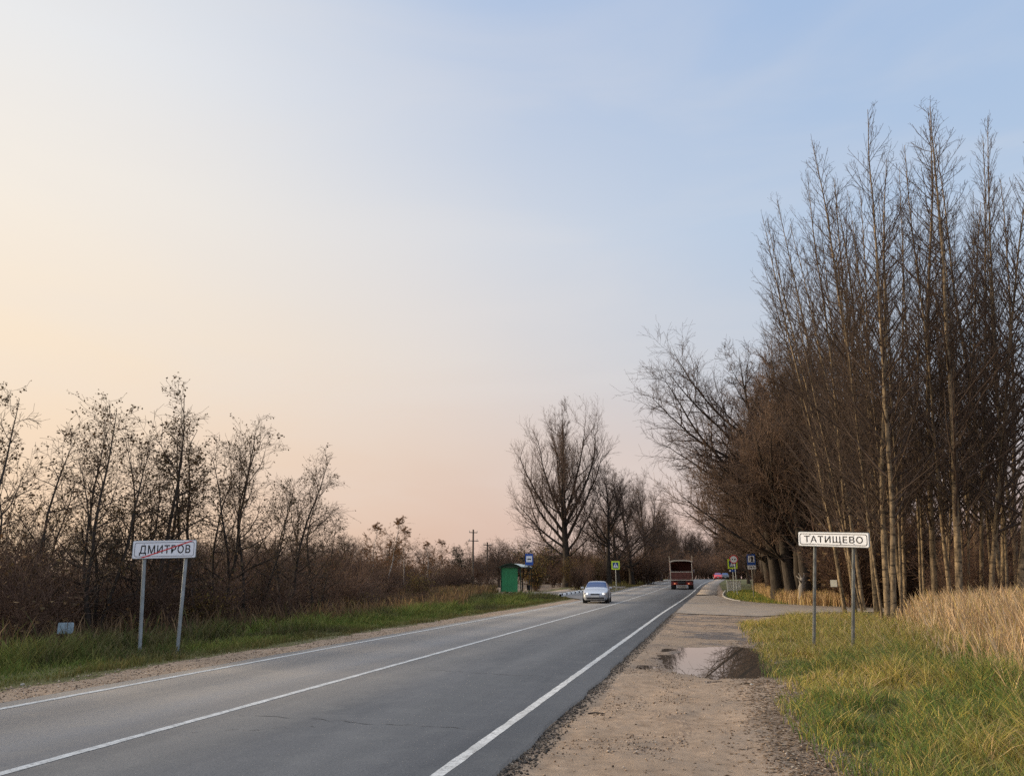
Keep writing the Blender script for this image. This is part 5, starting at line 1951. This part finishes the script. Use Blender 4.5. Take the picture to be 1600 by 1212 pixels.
# ------------------------------------------------------------------ small things
def utility_pole(px, D, ty, label, arms):
    b = foot(px, D=D)
    h = atD(px, ty, D)[2] - b[2]
    r = empty("utility_pole", tuple(b), math.radians(50), label, "utility pole", "utility poles over the far wood")
    MB().cyl((0, 0, -0.3), (0, 0, h), 0.17, 0.12, 12).build("pole", M['wood'], r)
    for k in range(arms):
        z = h - 0.45 - k * 1.25
        a = MB()
        a.box((0, 0, z), (1.9 - 0.5 * (k == 0), 0.11, 0.11))
        ao = a.build("crossarm", M['wood'], r)
        for x in (-0.7, 0.7):
            MB().cyl((x, 0, z + 0.06), (x, 0, z + 0.30), 0.06, 0.04, 8).build("insulator", M['galv'], ao)


utility_pole(738.5, 120, 827, "utility pole with crossarms standing against the sky above the far wood", 2)
utility_pole(761, 128, 847, "shorter dark utility pole right of the crossarmed one, left of the shelter", 1)

# faded plate among the dark brush
b = atX(102, 985, -15.2)
gz = hz(b[0], b[1])
r = empty("marker_plate", (b[0], b[1], gz), math.radians(35), "small faded blue-white plate low in the dark brush at the far left", "marker plate")
m = MB()
zc = atX(102, 981, -15.2)[2] - gz
m.prism(rounded(-0.17, zc - 0.125, 0.17, zc + 0.13, 0.012), 0, 0.012)
m.build("plate", M['bluewhite'], r)
MB().box((0.0, 0.035, zc / 2 - 0.1), (0.05, 0.04, zc + 0.2)).build("stake", M['wood'], r)

# paper on the leaning aspen
n_b, n_t = foot(1318, Y=36.0), atY(1196, 330, 36.6)
t_ = 0.055
pp = n_b + (n_t - n_b) * t_
pz = atY(1303, 911, 35.6)
r = empty("paper_notice", (pz[0], 35.66, pz[2]), math.radians(-8), "small pale paper notice nailed to a leaning aspen, seen between the sign posts", "notice")
m = MB()
m.prism(rounded(-0.13, -0.14, 0.13, 0.14, 0.01), 0, 0.012)
m.build("sheet", M['paper'], r)
MB().cyl((0, 0.012, 0.0), (0, 0.2, 0.0), 0.012, None, 8).build("nail", M['dark'], r)

# broken pale trunk
rng = np.random.RandomState(90)
pl = Plant()
P, R = grow(np.zeros((1, 3)), np.array([[0.03, 0, 1.0]]), np.array([1.75]), np.array([0.30]), np.array([0.16]), 9, 0.05, 0.0, rng)
R[0] += rng.normal(0, 0.02, 10)
pl.add(P, R, 11)
s, d, rr_, t, i = spawn(P, R, 6, 0.5, 0.98, math.radians(35), 0.2, rng)
P1, R1 = grow(s, d, 0.35 + 0.3 * rng.rand(len(t)), rr_ * 0.45, rr_ * 0.15, 3, 0.2, 0.1, rng)
pl.add(P1, R1, 5)
o = link("tree_stump", pl.mesh("tree_stump", M['bark_dead'], True))
o.location = tuple(foot(1254, Y=57))
tag(o, "pale broken tree stump at the right end of the row of old trunks", "tree stump")

# galvanised pedestrian railing at the far kerb
A, B = foot(1137, Y=84), foot(1158, Y=91)
r = empty("pedestrian_railing", tuple(A), math.atan2(B[1] - A[1], B[0] - A[0]), "galvanised pedestrian railing behind the round sign on the right", "railing")
ln = math.hypot(*(B - A)[:2])
for x in np.linspace(0, ln, 5):
    MB().box((x, 0, 0.6), (0.07, 0.07, 1.4)).build("post", M['railing'], r)
for z in (0.22, 1.2):
    MB().box((ln / 2, 0.0, z), (ln, 0.045, 0.05)).build("rail", M['railing'], r)
m = MB()
for x in np.arange(0.14, ln, 0.14):
    m.cyl((x, 0, 0.22), (x, 0, 1.2), 0.026, None, 6)
m.build("bars", M['railing'], r)

# bits on the shoulder
def twig_bit(px, py, L, az, label):
    v = ray(px, py)
    p = O + v * ((-0.04 - EYE) / v[2])
    rng = np.random.RandomState(int(px))
    pl = Plant()
    P, R = grow(np.zeros((1, 3)), np.array([[math.cos(az), math.sin(az), 0]]), np.array([L]), np.array([0.011]), np.array([0.007]), 5, 0.06, 0.0, rng)
    pl.add(P, R, 6)
    o = link("fallen_stick", pl.mesh("fallen_stick", M['bark_alder']))
    o.location = (p[0], p[1], hz(p[0], p[1]) + 0.008)
    tag(o, label, "stick")


twig_bit(919, 1114, 0.22, 0.35, "short dark stick lying on the sandy shoulder left of the tyre marks")
twig_bit(1278, 1130, 0.4, -0.1, "thin dark stick lying at the edge of the leaf litter")


def stone(px, py, s, label, mat='concrete'):
    v = ray(px, py)
    p = O + v * ((-0.04 - EYE) / v[2])
    bm = bmesh.new()
    bmesh.ops.create_icosphere(bm, subdivisions=2, radius=s)
    rng = random.Random(px)
    for w in bm.verts:
        w.co *= 0.8 + 0.35 * rng.random()
        w.co.z *= 0.6
    me = bpy.data.meshes.new("stone")
    bm.to_mesh(me)
    bm.free()
    me.materials.append(M[mat])
    o = link("stone", me)
    o.location = (p[0], p[1], hz(p[0], p[1]) + s * 0.3)
    tag(o, label, "stone")


stone(1170, 1049, 0.035, "pale stone at the water's edge on the right of the puddle")
stone(1174, 1067, 0.028, "small pale stone just below the puddle")
stone(35, 1068, 0.035, "pale stone on the left shoulder near the left picture edge")
